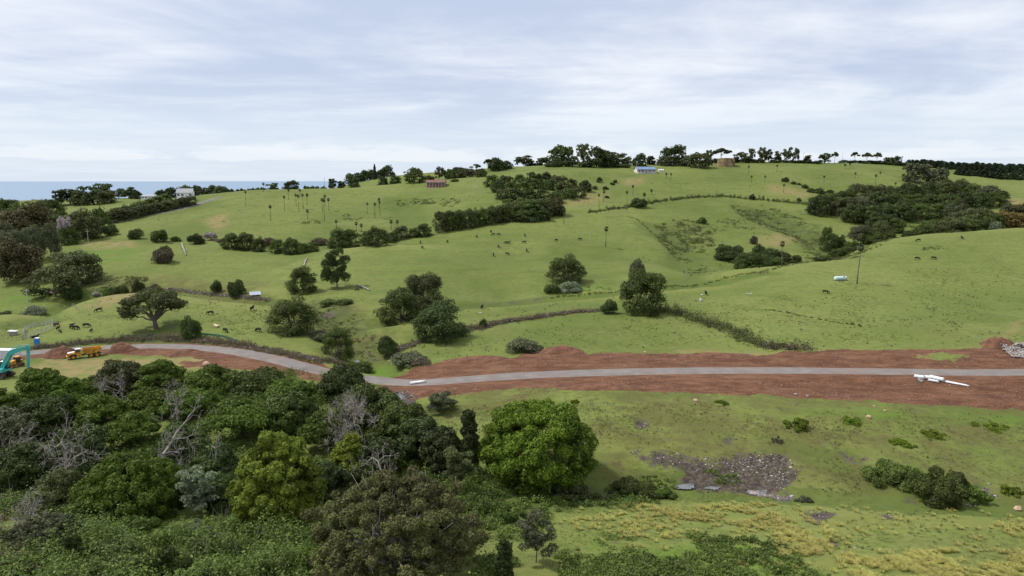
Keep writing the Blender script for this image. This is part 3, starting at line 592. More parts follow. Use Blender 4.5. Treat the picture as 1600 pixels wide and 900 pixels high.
def species(sp, lod, var):
    key = (sp, lod, var)
    if key not in _lib:
        kind, leaf, h, th, tr, lim = SPEC[sp]; n_, sz, tn = LOD[lod]; seed = abs(hash((kind, var))) % 9999 if False else sum(map(ord, sp)) * 7 + var * 131
        cm, c, rad = make_crown(sp + '_leaves', kind, seed, n_, sz * (1.5 if kind in ('cone', 'column') else 1), L[leaf], h, th)
        wood = pbark if sp in ('gum', 'greytree') else bark
        tm = make_trunk(sp + '_wood', c, seed, tr, th, h, wood, lim if lod != 'far' else min(lim, 6), n=tn) if True else None
        _lib[key] = (cm, tm, h)
    return _lib[key]
NAMES = {'dome': 'broadleaf_tree', 'fig': 'fig_tree', 'olive': 'olive_green_tree', 'bronze': 'bronze_leaved_tree', 'greytree': 'grey_green_tree', 'gum': 'gum_tree', 'skyfig': 'spreading_tree', 'umbrella': 'flat_topped_tree',
         'bushtree': 'dark_bush', 'bushmid': 'green_bush', 'bushgrey': 'grey_bush', 'column': 'columnar_tree', 'pine': 'pine_tree', 'orange': 'autumn_tree', 'blossom': 'blossom_tree', 'wattle': 'wattle_tree', 'spread': 'old_spreading_tree', 'bushdead': 'dry_bush', 'silver': 'silver_bush'}
def put_tree(x, y, width, height, sp, label, group=None, lod='far', var=0, rot=None, parts=True, sink=0.15, cat=None):
    cm, tm, h = species(sp, lod, var); z = float(ground(x, y)) - sink
    root = link(NAMES[sp], None, None, (x, y, z)); root.empty_display_size = 0.3
    root.rotation_euler = (0, 0, random.uniform(0, 6.28) if rot is None else rot); root.scale = (width, width * random.uniform(0.85, 1.1), height / h)
    link('crown', cm, root); link('trunk', tm, root)
    tag(root, label, cat or ('bush' if 'bush' in sp or sp == 'silver' else 'tree'), group); return root
def T(px, top, wpx, base=None, D=None, sp='dome', label='', group=None, lod='far', var=None, **k):
    """a tree seen at photo column px, its top row, width in pixels and either its foot row or its distance"""
    if D is None: x, y = hit(px, base)
    else: a, _ = pix(px, top); x, y = a * D, D
    _, S = pix(px, top); zt = CZ + S * y; h = zt - float(ground(x, y)) + 0.15; wd = wpx * y / FPX * (1.08 if sp in ('dome', 'olive', 'fig', 'bronze') else 0.98)
    h = max(h, (0.62 if sp not in ('bushtree', 'bushmid', 'bushgrey', 'bushdead', 'silver') else 0.30) * wd)
    return put_tree(x, y, wd, h, sp, label, group, lod, random.randint(0, 2) if var is None else var, **k)
ORD = ['first', 'second', 'third', 'fourth', 'fifth', 'sixth', 'seventh', 'eighth', 'ninth', 'tenth', 'eleventh', 'twelfth', 'thirteenth', 'fourteenth', 'fifteenth', 'sixteenth', 'seventeenth', 'eighteenth', 'nineteenth', 'twentieth', 'twenty-first', 'twenty-second', 'twenty-third', 'twenty-fourth']
def nth(i, n_):
    if i == 0: return 'leftmost'
    if i == n_ - 1: return 'rightmost'
    assert i < 24, i
    return ORD[i] + ' from left'
def row(items, text, group, wk=1.3, **k):
    """a list of (px, top, w, base or -distance, species); label text gets its place in the row"""
    items = sorted(items)
    for i, it in enumerate(items):
        px, top, wd, bs, sp = it[:5]
        T(px, top, wd * wk, None if bs < 0 else bs, -bs if bs < 0 else None, sp, text.format(nth=nth(i, len(items))), group, **k)
# ================= palms (cabbage tree palms)
def make_palm():
    mb = MB(); mb.tube([(0, 0, -0.03), (0.01, 0, 0.35), (-0.005, 0.004, 0.7), (0, 0, 0.90)], [0.020, 0.015, 0.013, 0.012], 7)
    V, F = mb.arrays(); tm = mesh_np('palm_trunk_wood', V, F, bark, smooth=True)
    r = np.random.RandomState(5); VS = []; k0 = 0; FS = []
    for i in range(46):
        a = i * 2.39996; e = R(75 - 150 * (i / 45.0)); d = np.array([math.cos(a) * math.cos(e), math.sin(a) * math.cos(e), math.sin(e)])
        side = unit(np.cross(d, [0.1, 0.2, 1])); up = np.cross(side, d); c0 = np.array([0, 0, 0.90]); st = c0 + d * 0.045
        for j in range(7):          # fan of leaflets
            t = (j - 3) / 3 * 1.1; ld = unit(d * math.cos(t) + side * math.sin(t)); tip = st + ld * (0.075 - 0.012 * abs(t)) + np.array([0, 0, -0.018]); wv = unit(np.cross(ld, up)) * 0.007
            VS += [st, st + ld * 0.04 - wv, tip, st + ld * 0.04 + wv]; FS.append([k0, k0 + 1, k0 + 2, k0 + 3]); k0 += 4
    return tm, mesh_np('palm_crown_fronds', np.array(VS), np.array(FS), L['frond'])
palm_t, palm_c = make_palm()
def palm(px, top, base, label, group, D=None, k=1.0):
    if D is None: x, y = hit(px, base)
    else: a, _ = pix(px, top); x, y = a * D, D
    _, S = pix(px, top); z = float(ground(x, y)); h = max(2.2, CZ + S * y - z)
    root = link('cabbage_palm', None, None, (x, y, z)); sxy = max(11.0, h * 0.8) * k * random.uniform(0.9, 1.15); root.scale = (sxy, sxy, h)
    root.rotation_euler = (R(random.uniform(-2, 2)), R(random.uniform(-2, 2)), random.uniform(0, 6.28))
    link('trunk', palm_t, root)
    c = link('crown', palm_c, root); f = sxy / h; c.scale = (1.15, 1.15, f * 1.15); c.location = (0, 0, 0.90 * (1 - f * 1.15) + 0.03)
    tag(root, label, 'palm tree', group)
# ------------------------------------------------------------------ skyline, left to right
SKY = [(425,285,22,-620,'skyfig','dome of a spreading tree on the sea skyline left of the pair by the fence'),
 (455,282,24,-620,'fig','broad dark tree standing alone on the skyline above the palm cluster'),
 (520,278,16,-625,'skyfig','dark tree on the crest just right of the power pole'),
 (534,281,14,-625,'skyfig','smaller dark tree close right of the crest tree beside the power pole'),
 (553,277,18,-615,'fig','round dark tree below the wooded rise, nearest the sea'),
 (598,276,18,-630,'fig','left tree of the pair below the tall lookout pine'),
 (617,274,19,-632,'fig','right tree of the pair below the tall lookout pine'),
 (648,271,34,-610,'dome','large rounded tree immediately left of the brick house'),
 (672,275,15,-640,'bronze','reddish brown tree behind the left end of the brick house'),
 (686,259,14,-650,'gum','tall round-headed gum rising behind the brick house'),
 (819,244,30,-735,'gum','tall open gum at the left end of the main hilltop skyline'),
 (850,246,24,-735,'skyfig','dark spreading tree right of the leftmost open gum on the hilltop'),
 (879,227,44,-745,'fig','largest dark tree on the skyline, above the small white shed'),
 (912,223,24,-745,'gum','tallest ragged gum on the skyline, right of the largest dark tree'),
 (939,241,16,-740,'skyfig','small tree in the skyline gap right of the tallest gum'),
 (962,237,32,-735,'gum','wide open-crowned gum with pale trunk on the skyline'),
 (981,246,17,-735,'fig','low round tree right of the wide gum with pale trunk'),
 (1000,242,27,-700,'fig','dense dark tree on the rise directly behind the blue roofed house'),
 (1017,244,20,-720,'column','narrow dark trees behind the right end of the blue roofed house'),
 (1037,244,24,-705,'greytree','grey green tree right of the blue roofed house'),
 (1056,232,46,-715,'fig','huge domed fig on the hilltop between blue roofed house and tank'),
 (1075,243,26,-700,'greytree','grey olive tree tucked under the right side of the huge domed fig'),
 (1095,240,34,-690,'olive','broad grey olive tree left of the brown water tank'),
 (1108,233,15,-735,'gum','thin high gum behind the broad grey olive tree'),
 (1128,231,34,-735,'umbrella','wind-leaned flat-topped tree directly above the brown water tank'),
 (1160,237,28,-735,'gum','open tree immediately right of the brown water tank'),
 (1175,231,12,-740,'gum','slender gum between the tank and the tall skyline pair'),
 (1192,229,17,-745,'gum','full-crowned gum, left one of the tall skyline group'),
 (1202,232,12,-745,'skyfig','narrow tree in the middle of the tall skyline group'),
 (1217,235,16,-745,'skyfig','rounded tree at the right of the tall skyline group'),
 (1232,229,15,-745,'gum','left half of the tallest twin gums on the right skyline'),
 (1244,230,14,-745,'gum','right half of the tallest twin gums on the right skyline'),
 (1261,241,15,-750,'skyfig','low tree by the skyline power pole'),
 (1290,239,22,-755,'skyfig','low spreading tree right of the twin gums'),
 (1305,237,13,-755,'umbrella','mushroom-shaped tree beside the low spreading skyline tree'),
 (1337,237,16,-765,'umbrella','left one of three small umbrella trees on the bare skyline'),
 (1355,238,16,-765,'umbrella','middle one of three small umbrella trees on the bare skyline'),
 (1371,238,16,-765,'umbrella','right one of three small umbrella trees on the bare skyline'),
 (1385,245,12,-770,'skyfig','small tree between the umbrella trees and the pine belt'),
 (1401,244,20,-765,'fig','dark tree at the left end of the pine belt'),
 (1435,264,48,-640,'greytree','large grey green dome standing above the gully wood'),
 (1465,268,40,-650,'greytree','second grey dome, right and darker, above the gully wood')]
for px, top, wd, D_, sp, lb in SKY: T(px, top, wd, None, -D_, sp, lb, 'trees along the skyline')
row([(548,272,16,-760,'fig'),(560,270,16,-760,'fig'),(570,267,18,-760,'fig'),(581,266,16,-760,'fig'),(593,269,14,-760,'fig'),(605,265,20,-760,'fig')], 'dark tree of the wooded rise near the sea, {nth}', 'trees on the wooded rise')
T(585, 256, 9, None, 745, 'pine', 'tall thin dark pine poking above the wooded rise', var=0, cat='tree')
row([(696,262,16,-660,'skyfig'),(706,264,16,-650,'dome'),(716,264,20,-640,'dome'),(728,267,18,-635,'greytree'),(737,264,15,-640,'greytree'),(752,272,15,-625,'dome'),(711,281,12,-600,'bushmid'),(782,256,18,-690,'skyfig'),(775,262,22,-680,'fig'),(792,261,14,-690,'fig')], 'tree in the grove right of the brick house, {nth}', 'grove beside the brick house')
T(743, 256, 20, None, 670, 'umbrella', 'flat-topped tree spreading above the grove by the brick house')
T(763, 248, 17, None, 680, 'umbrella', 'highest umbrella tree with bare forked stem above the grove')
row([(865,268,26,-690,'bushtree'),(890,263,26,-690,'bushtree'),(912,264,24,-685,'bushtree'),(935,256,34,-680,'fig'),(952,252,26,-685,'fig'),(964,259,20,-680,'bushtree'),(980,257,18,-675,'bushtree')], 'dark shrub of the thicket left of the blue roofed house, {nth}', 'hilltop thicket')
row([(1210+i*13, 250, 15, -742, 'bushtree') for i in range(6)] + [(1320+i*13, 251+0.6*i, 16, -768, 'bushtree') for i in range(9)], 'low hedge clump under the right skyline trees, {nth}', 'skyline hedge clumps')
row([(1066+i*13.5, 247+random.uniform(-1,1), 17, -742, 'bushtree') for i in range(10)], 'low filler bush behind the water tank hedge, {nth}', 'skyline hedge behind the tank')
row([(832+i*17, 252+random.uniform(-1.5,1.5), 20, -745, 'bushtree') for i in range(9)], 'low bush at the foot of the tall hilltop trees, {nth}', 'bushes under the hilltop trees')
# pine belt on the right skyline
pn = []
for r_, (n_, D_, t0, t1, x0, x1) in enumerate([(24, 850, 248, 264, 1420, 1640), (24, 815, 250, 268, 1424, 1640), (20, 775, 254, 276, 1432, 1640), (15, 725, 262, 283, 1500, 1640)]):
    for i in range(n_):
        t = i / (n_ - 1); pn.append((x0 + (x1 - x0) * t + random.uniform(-2, 2), t0 + (t1 - t0) * t + random.uniform(-1.5, 1.5), r_, D_))
for r_ in range(4):
    q = sorted([p for p in pn if p[2] == r_]); nm = ['back', 'second', 'third', 'front'][r_]
    for i, p in enumerate(q): T(p[0], p[1], random.uniform(16, 21), None, p[3] + random.uniform(-5, 5), 'pine', 'dark pine in %s row of the pine belt, %s' % (nm, nth(i, len(q))), 'pines in the plantation belt')
# ------------------------------------------------------------------ left distance
row([(108,305,34,-620,'skyfig'),(128,304,26,-600,'olive'),(150,299,42,-610,'skyfig'),(165,303,24,-600,'olive'),(184,296,18,-660,'gum'),(200,300,24,-660,'skyfig'),(212,304,16,-650,'fig')], 'wind-shaped tree between the avenue and the sea, {nth}', 'trees by the sea')
row([(250,297,14,-660,'fig'),(265,294,17,-665,'fig'),(291,290,26,-670,'fig'),(308,291,18,-650,'fig'),(320,293,18,-640,'skyfig'),(332,291,20,-640,'fig'),(344,295,18,-625,'dome'),(352,298,12,-620,'fig')], 'dark tree around the white two-storey house, {nth}', 'trees round the white house')
row([(362+i*8, 293-i*0.4, 12, -640, 'bushtree') for i in range(7)] + [(478+i*9, 288+0.3*i, 11, -640, 'bushtree') for i in range(4)] + [(390,296,10,-640,'bushtree')], 'low bush in the hedge along the seaward crest, {nth}', 'seaward crest hedge')
row([(178 + i*9.2, 328 - i*1.25, 21 - 0.35*i, 347.5 - i*2.05, 'olive') for i in range(14)], 'tree of the avenue beside the narrow lane, {nth}', 'avenue trees', lod='far')
row([(186 + i*12, 325 - i*1.5, 20 - 0.3*i, -(470 + 11*i), 'dome') for i in range(7)], 'tree in the far side row of the avenue, {nth}', 'avenue trees far side')
T(75,310,46,None,480,'dome','dark green tree at left between sea field and bronze fig', lod='mid')
T(126,329,58,None,400,'olive','broad olive tree right of the white blossom tree', lod='mid')
T(97,335,22,None,385,'blossom','pale pinkish blossoming tree with white limbs', lod='mid')
T(155,322,30,None,430,'dome','dark green tree where the avenue begins')
T(36,323,86,None,400,'bronze','huge bronze domed fig at the left edge beside the lane', lod='mid')
row([(6,322,40,-520,'dome'),(30,330,44,-470,'dome'),(60,333,40,-455,'olive'),(84,338,34,-440,'dome'),(112,340,34,-430,'dome'),(20,345,44,-400,'olive'),(55,352,40,-385,'dome'),(104,352,30,-385,'dome')], 'green tree massed around the bronze fig at left, {nth}', 'trees massed at the left', 1.1, lod='mid')
T(4,346,46,None,360,'greytree','grey green tree cut by the left edge below the bronze fig', lod='mid')
T(14,360,58,None,340,'greytree','pale grey green tree above the dark bronze fig at left', lod='mid')
T(45,354,30,None,345,'greytree','left small grey tree beside the lane bend', lod='mid')
T(74,349,32,None,352,'greytree','right small grey tree beside the lane bend', lod='mid')
T(140,349,24,371,None,'bushtree','dark bush behind the cross-armed pole', lod='mid')
T(172,346,28,368,None,'bushtree','dark bushy tree at the corner of the bare yard', lod='mid')
T(212,354,28,373,None,'bushmid','left of two round bushes on the paddock boundary', lod='mid')
T(249,354,30,378,None,'bushmid','right of two round bushes on the paddock boundary', lod='mid')
T(257,380,36,410,None,'bushdead','lone brown-leaved bush standing in the left paddock', lod='mid')
_lone = T(258,381,30,409,None,'bushmid','green growth inside the lone brown bush', lod='mid')
T(36,378,82,438,None,'bronze','dark bronze fig at left, over shaded grass', lod='mid')
T(116,396,78,None,300,'olive','olive green tree right of the dark bronze fig', lod='mid')
T(84,430,74,None,283,'olive','lower spreading olive tree above the gully at left', lod='mid')
T(112,432,30,None,280,'bushtree','dark bush between the two olive trees at left', lod='mid')
T(8,484,26,None,255,'bushtree','dark bush cut by the left edge below the cross-armed pole', lod='mid')
T(55,478,40,492,None,'silver','silvery low bush at the foot of the left pole', lod='mid')
row([(305,362,26,381,'bushtree'),(274,368,16,-395,'bushmid'),(329,369,20,-400,'blossom'),(345,372,16,-395,'bushdead'),(362,364,26,388,'dome'),(384,363,30,390,'dome'),(405,370,18,393,'dome'),(418,368,22,-395,'bushdead'),(433,373,22,396,'dome'),(455,371,24,397,'dome'),(472,374,20,396,'bushmid'),(488,378,18,393,'dome'),(500,370,24,-400,'bushdead'),(530,356,30,388,'dome'),(547,357,28,387,'dome'),(573,360,20,-385,'dome'),(589,354,36,384,'dome'),(613,362,16,378,'dome'),(627,353,22,373,'olive'),(648,356,18,370,'dome'),(662,349,22,369,'dome')],
    'tree in the boundary belt below the palms, {nth}', 'boundary belt below the palms', 1.2, lod='mid')
row([(690 + i*13.2, 329 - 0.9*i + random.uniform(-2, 2), 24, 362 - 2.1*i, 'olive' if i % 3 == 0 else 'dome') for i in range(11)], 'tree in the belt above the cow pasture, {nth}', 'belt above the cow pasture', 1.1, lod='mid')
# wood in the middle distance
MW = [(770,283),(790,281),(812,284),(833,279),(852,281),(872,284),(893,287),(914,288),(778,293),(797,292),(818,293),(838,290),(858,291),(880,294),(903,297),(785,303),(806,304),(828,304),(848,303),(868,307),(888,303),(795,314),(815,315),(837,316),(857,318),(872,322),(808,326),(832,328),(850,326)]
for k_, nm in enumerate(['upper row', 'middle row', 'lower row']):
    row([(x_, y_ + random.uniform(-1.5, 1.5), random.uniform(20, 28), -(560 - (y_ - 280) * 2.6 + random.uniform(-4, 4)), random.choice(['fig', 'fig', 'dome', 'olive'])) for x_, y_ in MW if k_ == (0 if y_ < 292 else (1 if y_ < 310 else 2))], 'dark tree of the middle hill wood, ' + nm + ', {nth}', 'wood in the middle fold', 0.98, lod='far')
row([(828,330,34,-445,'dome'),(848,325,32,-450,'olive'),(865,319,28,-455,'bronze'),(805,330,26,-450,'olive'),(815,338,22,-435,'dome')], 'tree at the foot of the middle wood, {nth}', 'foot of the middle wood', lod='mid')
row([(937,275,9,285,'bushtree'),(961,279,6,286,'bushtree'),(930,289,7,296,'bushtree'),(946,290,9,296,'bushtree'),(948,305,7,309,'bushtree'),(957,284,7,289,'bushmid')], 'little dark bush dotted on the open slope under the thicket, {nth}', 'dotted bushes on the slope')
T(999,305,31,324,None,'bushtree','round dark bush on the curved hedge line with a palm before it', lod='mid')
T(1175,301,12,312,None,'bushtree','small round dark bush on the hedge line at right')
row([(1227,275,9,284,'bushtree'),(1240,282,8,288,'bushtree'),(1257,287,10,294,'bushtree'),(1268,293,12,300,'bushtree'),(1280,292,13,302,'bushtree'),(1296,295,14,305,'bushtree'),(1248,285,6,289,'bushtree'),(1248,308,7,315,'bushtree')], 'dark bush stepping down towards the gully wood, {nth}', 'bushes stepping down the slope')
# gully wood on the right
GW = [(1283,304,30,500),(1300,300,28,520),(1322,297,30,530),(1345,292,32,545),(1372,297,28,550),(1395,300,28,550),(1420,303,30,560),(1448,301,28,570),(1478,299,26,590),(1500,296,24,600),(1520,301,22,590),(1545,309,28,570),(1563,312,20,560),
      (1320,308,32,500),(1345,310,34,505),(1372,311,36,510),(1400,314,32,515),(1428,315,30,520),(1455,318,30,520),(1480,320,28,525),(1503,319,28,530),(1528,318,28,530),(1552,320,26,535),
      (1335,320,32,478),(1360,325,32,475),(1385,328,34,475),(1410,328,32,480),(1438,329,30,485),(1465,330,28,490),(1490,327,30,490),(1375,338,32,455),(1398,343,26,448)]
for k_, nm in enumerate(['back', 'middle', 'front']):
    row([(a_, b_, c_, -d_, random.choice(['fig', 'dome', 'dome', 'olive', 'greytree'] if b_ < 318 else ['fig', 'dome'])) for i_, (a_, b_, c_, d_) in enumerate(GW) if k_ == (0 if i_ < 13 else (1 if i_ < 23 else 2))], 'tree in the ' + nm + ' row of the dark right-hand gully wood, {nth}', 'right-hand gully wood', lod='mid')
row([(1490,318,24,-470,'greytree'),(1512,328,36,-440,'lime2' if False else 'olive'),(1532,324,34,-445,'olive'),(1550,332,30,-435,'dome'),(1570,330,34,-440,'orange'),(1592,334,34,-435,'orange'),(1582,318,28,-470,'olive'),(1604,322,30,-465,'bronze')], 'yellowing tree at the right end of the gully, {nth}', 'yellowing trees at the right end', lod='mid')
row([(1424,357,26,-392,'bushtree'),(1445,350,30,-395,'dome'),(1468,346,30,-400,'olive'),(1492,346,32,-400,'olive'),(1518,344,32,-402,'dome'),(1538,342,28,-405,'dome'),(1456,343,26,-415,'dome'),(1557,346,22,-400,'silver')], 'tree just behind the grazing crest at right, {nth}', 'trees behind the grazing crest', lod='mid')
row([(1293,353,17,-405,'dome'),(1304,360,16,-400,'bushtree'),(1316,361,15,-400,'bushtree'),(1346,352,30,-405,'greytree'),(1363,358,26,-400,'bushmid'),(1380,345,28,-430,'olive'),(1390,358,20,-395,'bushmid'),(1373,373,16,-368,'bushtree'),(1290,396,30,-345,'bushmid'),(1312,385,26,-358,'bushmid'),(1335,383,22,-360,'bushtree'),(1330,372,24,-375,'bushmid')], 'bush in the ferny hollow behind the crest, {nth}', 'bushes in the ferny hollow', lod='mid')
row([(1132,377,24,-385,'bushtree'),(1150,380,30,-378,'bushtree'),(1137,388,34,-374,'bushtree'),(1167,394,30,-355,'dome'),(1180,400,28,-350,'dome'),(1188,378,26,-380,'bushtree'),(1205,384,28,-372,'bushtree'),(1224,390,26,-366,'bushtree'),(1198,395,28,-358,'bushtree'),(1215,400,28,-352,'bushmid'),(1161,402,22,-350,'bushmid'),(1244,397,18,-362,'bushmid')], 'dark bush in the clump below the ferny slope, {nth}', 'clump below the ferny slope', lod='mid')
T(1097,338,18,349,None,'bushmid','isolated green shrub on top of the ferny slope')
T(1178,365,14,None,415,'bushdead','bare grey shrub above the dark clump')
# ------------------------------------------------------------------ middle ground trees
T(473,416,46,456,None,'dome','small round tree left of the tall dark pasture tree', lod='near', var=0)
T(527,384,50,449,None,'skyfig','tall dark ragged tree with a pale bare trunk in the valley', lod='near', var=1)
T(338,434,23,457,None,'bushtree','left of two dark bushes by the ruined stone wall', lod='mid')
T(369,430,34,463,None,'bushtree','right and taller of two dark bushes by the ruined stone wall', lod='mid')
T(244,441,98,514,None,'spread','wide spreading old tree with thick pale trunk among the black cows', lod='near', var=2)
T(299,484,36,530,None,'bushtree','dark shrubby tree leaning over the wall beside the road', lod='mid')
T(458,464,76,517,None,'dome','dense broad tree beside the creek above the road bend', lod='near', var=1)
T(529,511,50,560,None,'dome','tree on the creek bank nearest the road bend', lod='near', var=2)
T(606,519,38,554,None,'bushtree','dark low bush on the creek bank right of the water', lod='mid')
T(663,427,64,488,None,'olive','rear tree of the joined group in the valley centre', lod='near', var=0)
T(627,450,72,503,None,'dome','left front tree of the joined group in the valley centre', lod='near', var=0)
T(688,473,86,529,None,'fig','dark rounded tree right of the joined group, touching the stone wall', lod='near', var=1)
T(884,398,58,441,None,'dome','leaning tree with a grey shrub at its foot on the cow pasture', lod='near', var=1)
T(890,440,44,456,None,'silver','silvery shrub under the leaning pasture tree', lod='mid')
T(862,440,30,458,None,'bushmid','low green bush left under the leaning pasture tree', lod='mid')
T(1003,420,86,488,None,'dome','large tree where the stone wall meets the hedge', lod='near', var=0)
T(998,404,30,None,262,'greytree','grey crown showing behind the top of the large hedge tree', lod='mid')
T(951,464,33,490,None,'bushtree','dark round bush left of the large hedge tree', lod='mid')
T(755,494,14,512,None,'bushtree','small dark shrub beside the stone wall in the centre')
T(818,527,62,548,None,'bushgrey','low grey green bramble mound in the centre field', lod='mid')
row([(215,431,24,-262,'bushtree'),(188,440,26,-262,'bushmid'),(170,446,26,-262,'bushmid'),(240,437,26,-258,'bushdead')], 'bush along the gully rim at left, {nth}', 'gully rim bushes', lod='mid')
row([(540,500,26,-232,'bushmid'),(515,478,30,-235,'bushmid'),(560,560,40,-168,'bushmid'),(640,560,56,-166,'bushgrey'),(655,574,34,-163,'bushdead'),(500,520,44,-190,'bushgrey')], 'low bush in the creek hollow, {nth}', 'creek hollow bushes', lod='mid')
# ------------------------------------------------------------------ palms
PG1 = [(445,306,330),(451,296,312),(463,303,322),(467,304,331),(469,296,309),(474,303,327),(480,303,320),(423,321,345),(481,328,343)]
PG2 = [(504,310,332),(507,310,345),(508,305,322),(514,310,329),(526,345,358),(557,348,361),(565,351,362)]
PG3 = [(574,317,334),(586,317,341),(592,310,325),(594,314,338),(611,345,359),(621,345,359)]
PG4 = [(384,298,322),(412,286,300)]
PG5 = [(936,303,325),(943,298,315),(989,290,303),(980,298,330),(1018,297,304),(878,316,333),(881,325,350),(854,305,322)]
PG6 = [(1041,271,279),(1048,271,285),(1169,259,273),(1174,275,286),(1195,275,284),(1214,258,268),(1224,288,301),(1287,275,287),(1320,257,264),(1328,255,264),(1336,270,278),(1368,273,288),(1375,269,276),(1399,286,291),(1540,295,304),(1560,296,311)]
for lst, tx in ((PG1, 'slender palm in the left cluster on the seaward hill, {nth}'), (PG2, 'slender palm of the second cluster on the seaward hill, {nth}'), (PG3, 'palm of the small group left of the scrubby brow, {nth}'),
                (PG4, 'palm near the skyline above the lane, {nth}'), (PG5, 'palm on the slope around the curved hedge, {nth}'), (PG6, 'small palm scattered high on the far right hill, {nth}')):
    lst = sorted(lst)
    for i, (a_, b_, c_) in enumerate(lst): palm(a_, b_, c_, tx.format(nth=nth(i, len(lst))), 'cabbage palms on the hills', k=0.85)
palm(1006, 302, 323, 'palm growing in front of the round bush on the hedge line', 'cabbage palms on the hills')
palm(946, 355, 386, 'lone palm standing in the open cow pasture', 'cabbage palms on the hills')
palm(1308, 317, 342, 'pale-stemmed palm at the left foot of the gully wood', 'cabbage palms on the hills')
palm(1223, 378, None, 'palm rising through the dark clump behind the grazing crest', 'cabbage palms on the hills', D=335)
palm(1339, 382, 444, 'nearest and tallest palm, on the slope beside the white tank', 'cabbage palms on the hills', k=1.0)
row2 = [(1486,300,None,500),(1504,310,None,480),(1382,290,None,520),(1407,312,None,480)]
for i, (a_, b_, c_, d_) in enumerate(row2): palm(a_, b_, c_, 'palm head emerging from the dark gully wood, ' + nth(i, 4), 'palms in the gully wood', D=d_)
# ------------------------------------------------------------------ foreground trees (built one by one, full leaf detail)
def big_tree(name, px, top, wpx, D, kind, leaf, label, n_leaf, size_m, seed, hr=None, trunk_h=0.2, limbs=22, wood=None, group=None, cat='tree', yw=None):
    a, S = pix(px, top); x, y = a * D, D; z = float(ground(x, y)) - 0.2; H = CZ + S * y - z; Wd = wpx * D / FPX * (0.92 if kind != 'feather' else 0.88); hr = H / Wd
    cm, c, rad = make_crown(name + '_leaves', kind, seed, n_leaf, size_m / Wd, L[leaf], hr, trunk_h * hr)
    tm = make_trunk(name + '_wood', c, seed, 0.016, trunk_h * hr, hr, wood or bark, limbs, n=7)
    root = link(name, None, None, (x, y, z)); root.scale = (Wd, Wd * (yw or 1), Wd); root.rotation_euler = (0, 0, random.uniform(0, 6.28))
    link('crown', cm, root); link('trunk', tm, root); return tag(root, label, cat, group)
def dead_tree(px, top, wpx, D, label, seed, base_px=None, bare=6, lean=0.0, r0=0.16, group='bare dead trees'):
    """grey skeleton of a dead tree: repeatedly forking tapered limbs"""
    a, S = pix(px, top); x = a * D; z = float(ground(x, D)) - 0.2; H = CZ + S * D - z; Wd = wpx * D / FPX
    r = np.random.RandomState(seed); mb = MB(); segs = []
    def grow(p, d, ln, rad, dep):
        q = p; dd = d; pts = [p]
        for s in range(4):
            dd = unit(dd + r.randn(3) * 0.16); q = q + dd * ln / 4; pts.append(q)
        segs.append((pts, rad, rad * 0.62))
        if dep <= 0: return
        for k in range(r.randint(2, 4) if dep < 5 else 3):
            nd_ = unit(dd + r.randn(3) * np.array([0.85, 0.85, 0.45]) + np.array([0, 0, 0.05])); grow(pts[r.randint(2, 5)] if k else q, nd_, ln * r.uniform(0.62, 0.85), rad * (0.62 if k == 0 else 0.5), dep - 1)
    grow(np.zeros(3), np.array([lean, 0, 1.0]), 0.36, 1.0, bare)
    allp = np.concatenate([np.array(s[0]) for s in segs]); sx = Wd / (np.ptp(allp[:, 0])); sz = H / allp[:, 2].max(); ox = (allp[:, 0].max() + allp[:, 0].min()) / 2 * sx * 0.0
    tr = MB(); br = MB(); m_ = np.array([sx, sx, sz])
    for i, (pts, ra, rb) in enumerate(segs):
        (tr if i == 0 else br).tube(np.array(pts) * m_, np.linspace(r0 * ra, r0 * rb, 5).clip(0.018), 6 if ra > 0.2 else 4, cap=False)
    root = link('dead_tree', None, None, (x, D, z)); tr.build('trunk', dbark, root, smooth=True); br.build('branches', dbark, root, smooth=True)
    return tag(root, label, 'dead tree', group)
G_ = 'wattle thicket along the near side of the road'
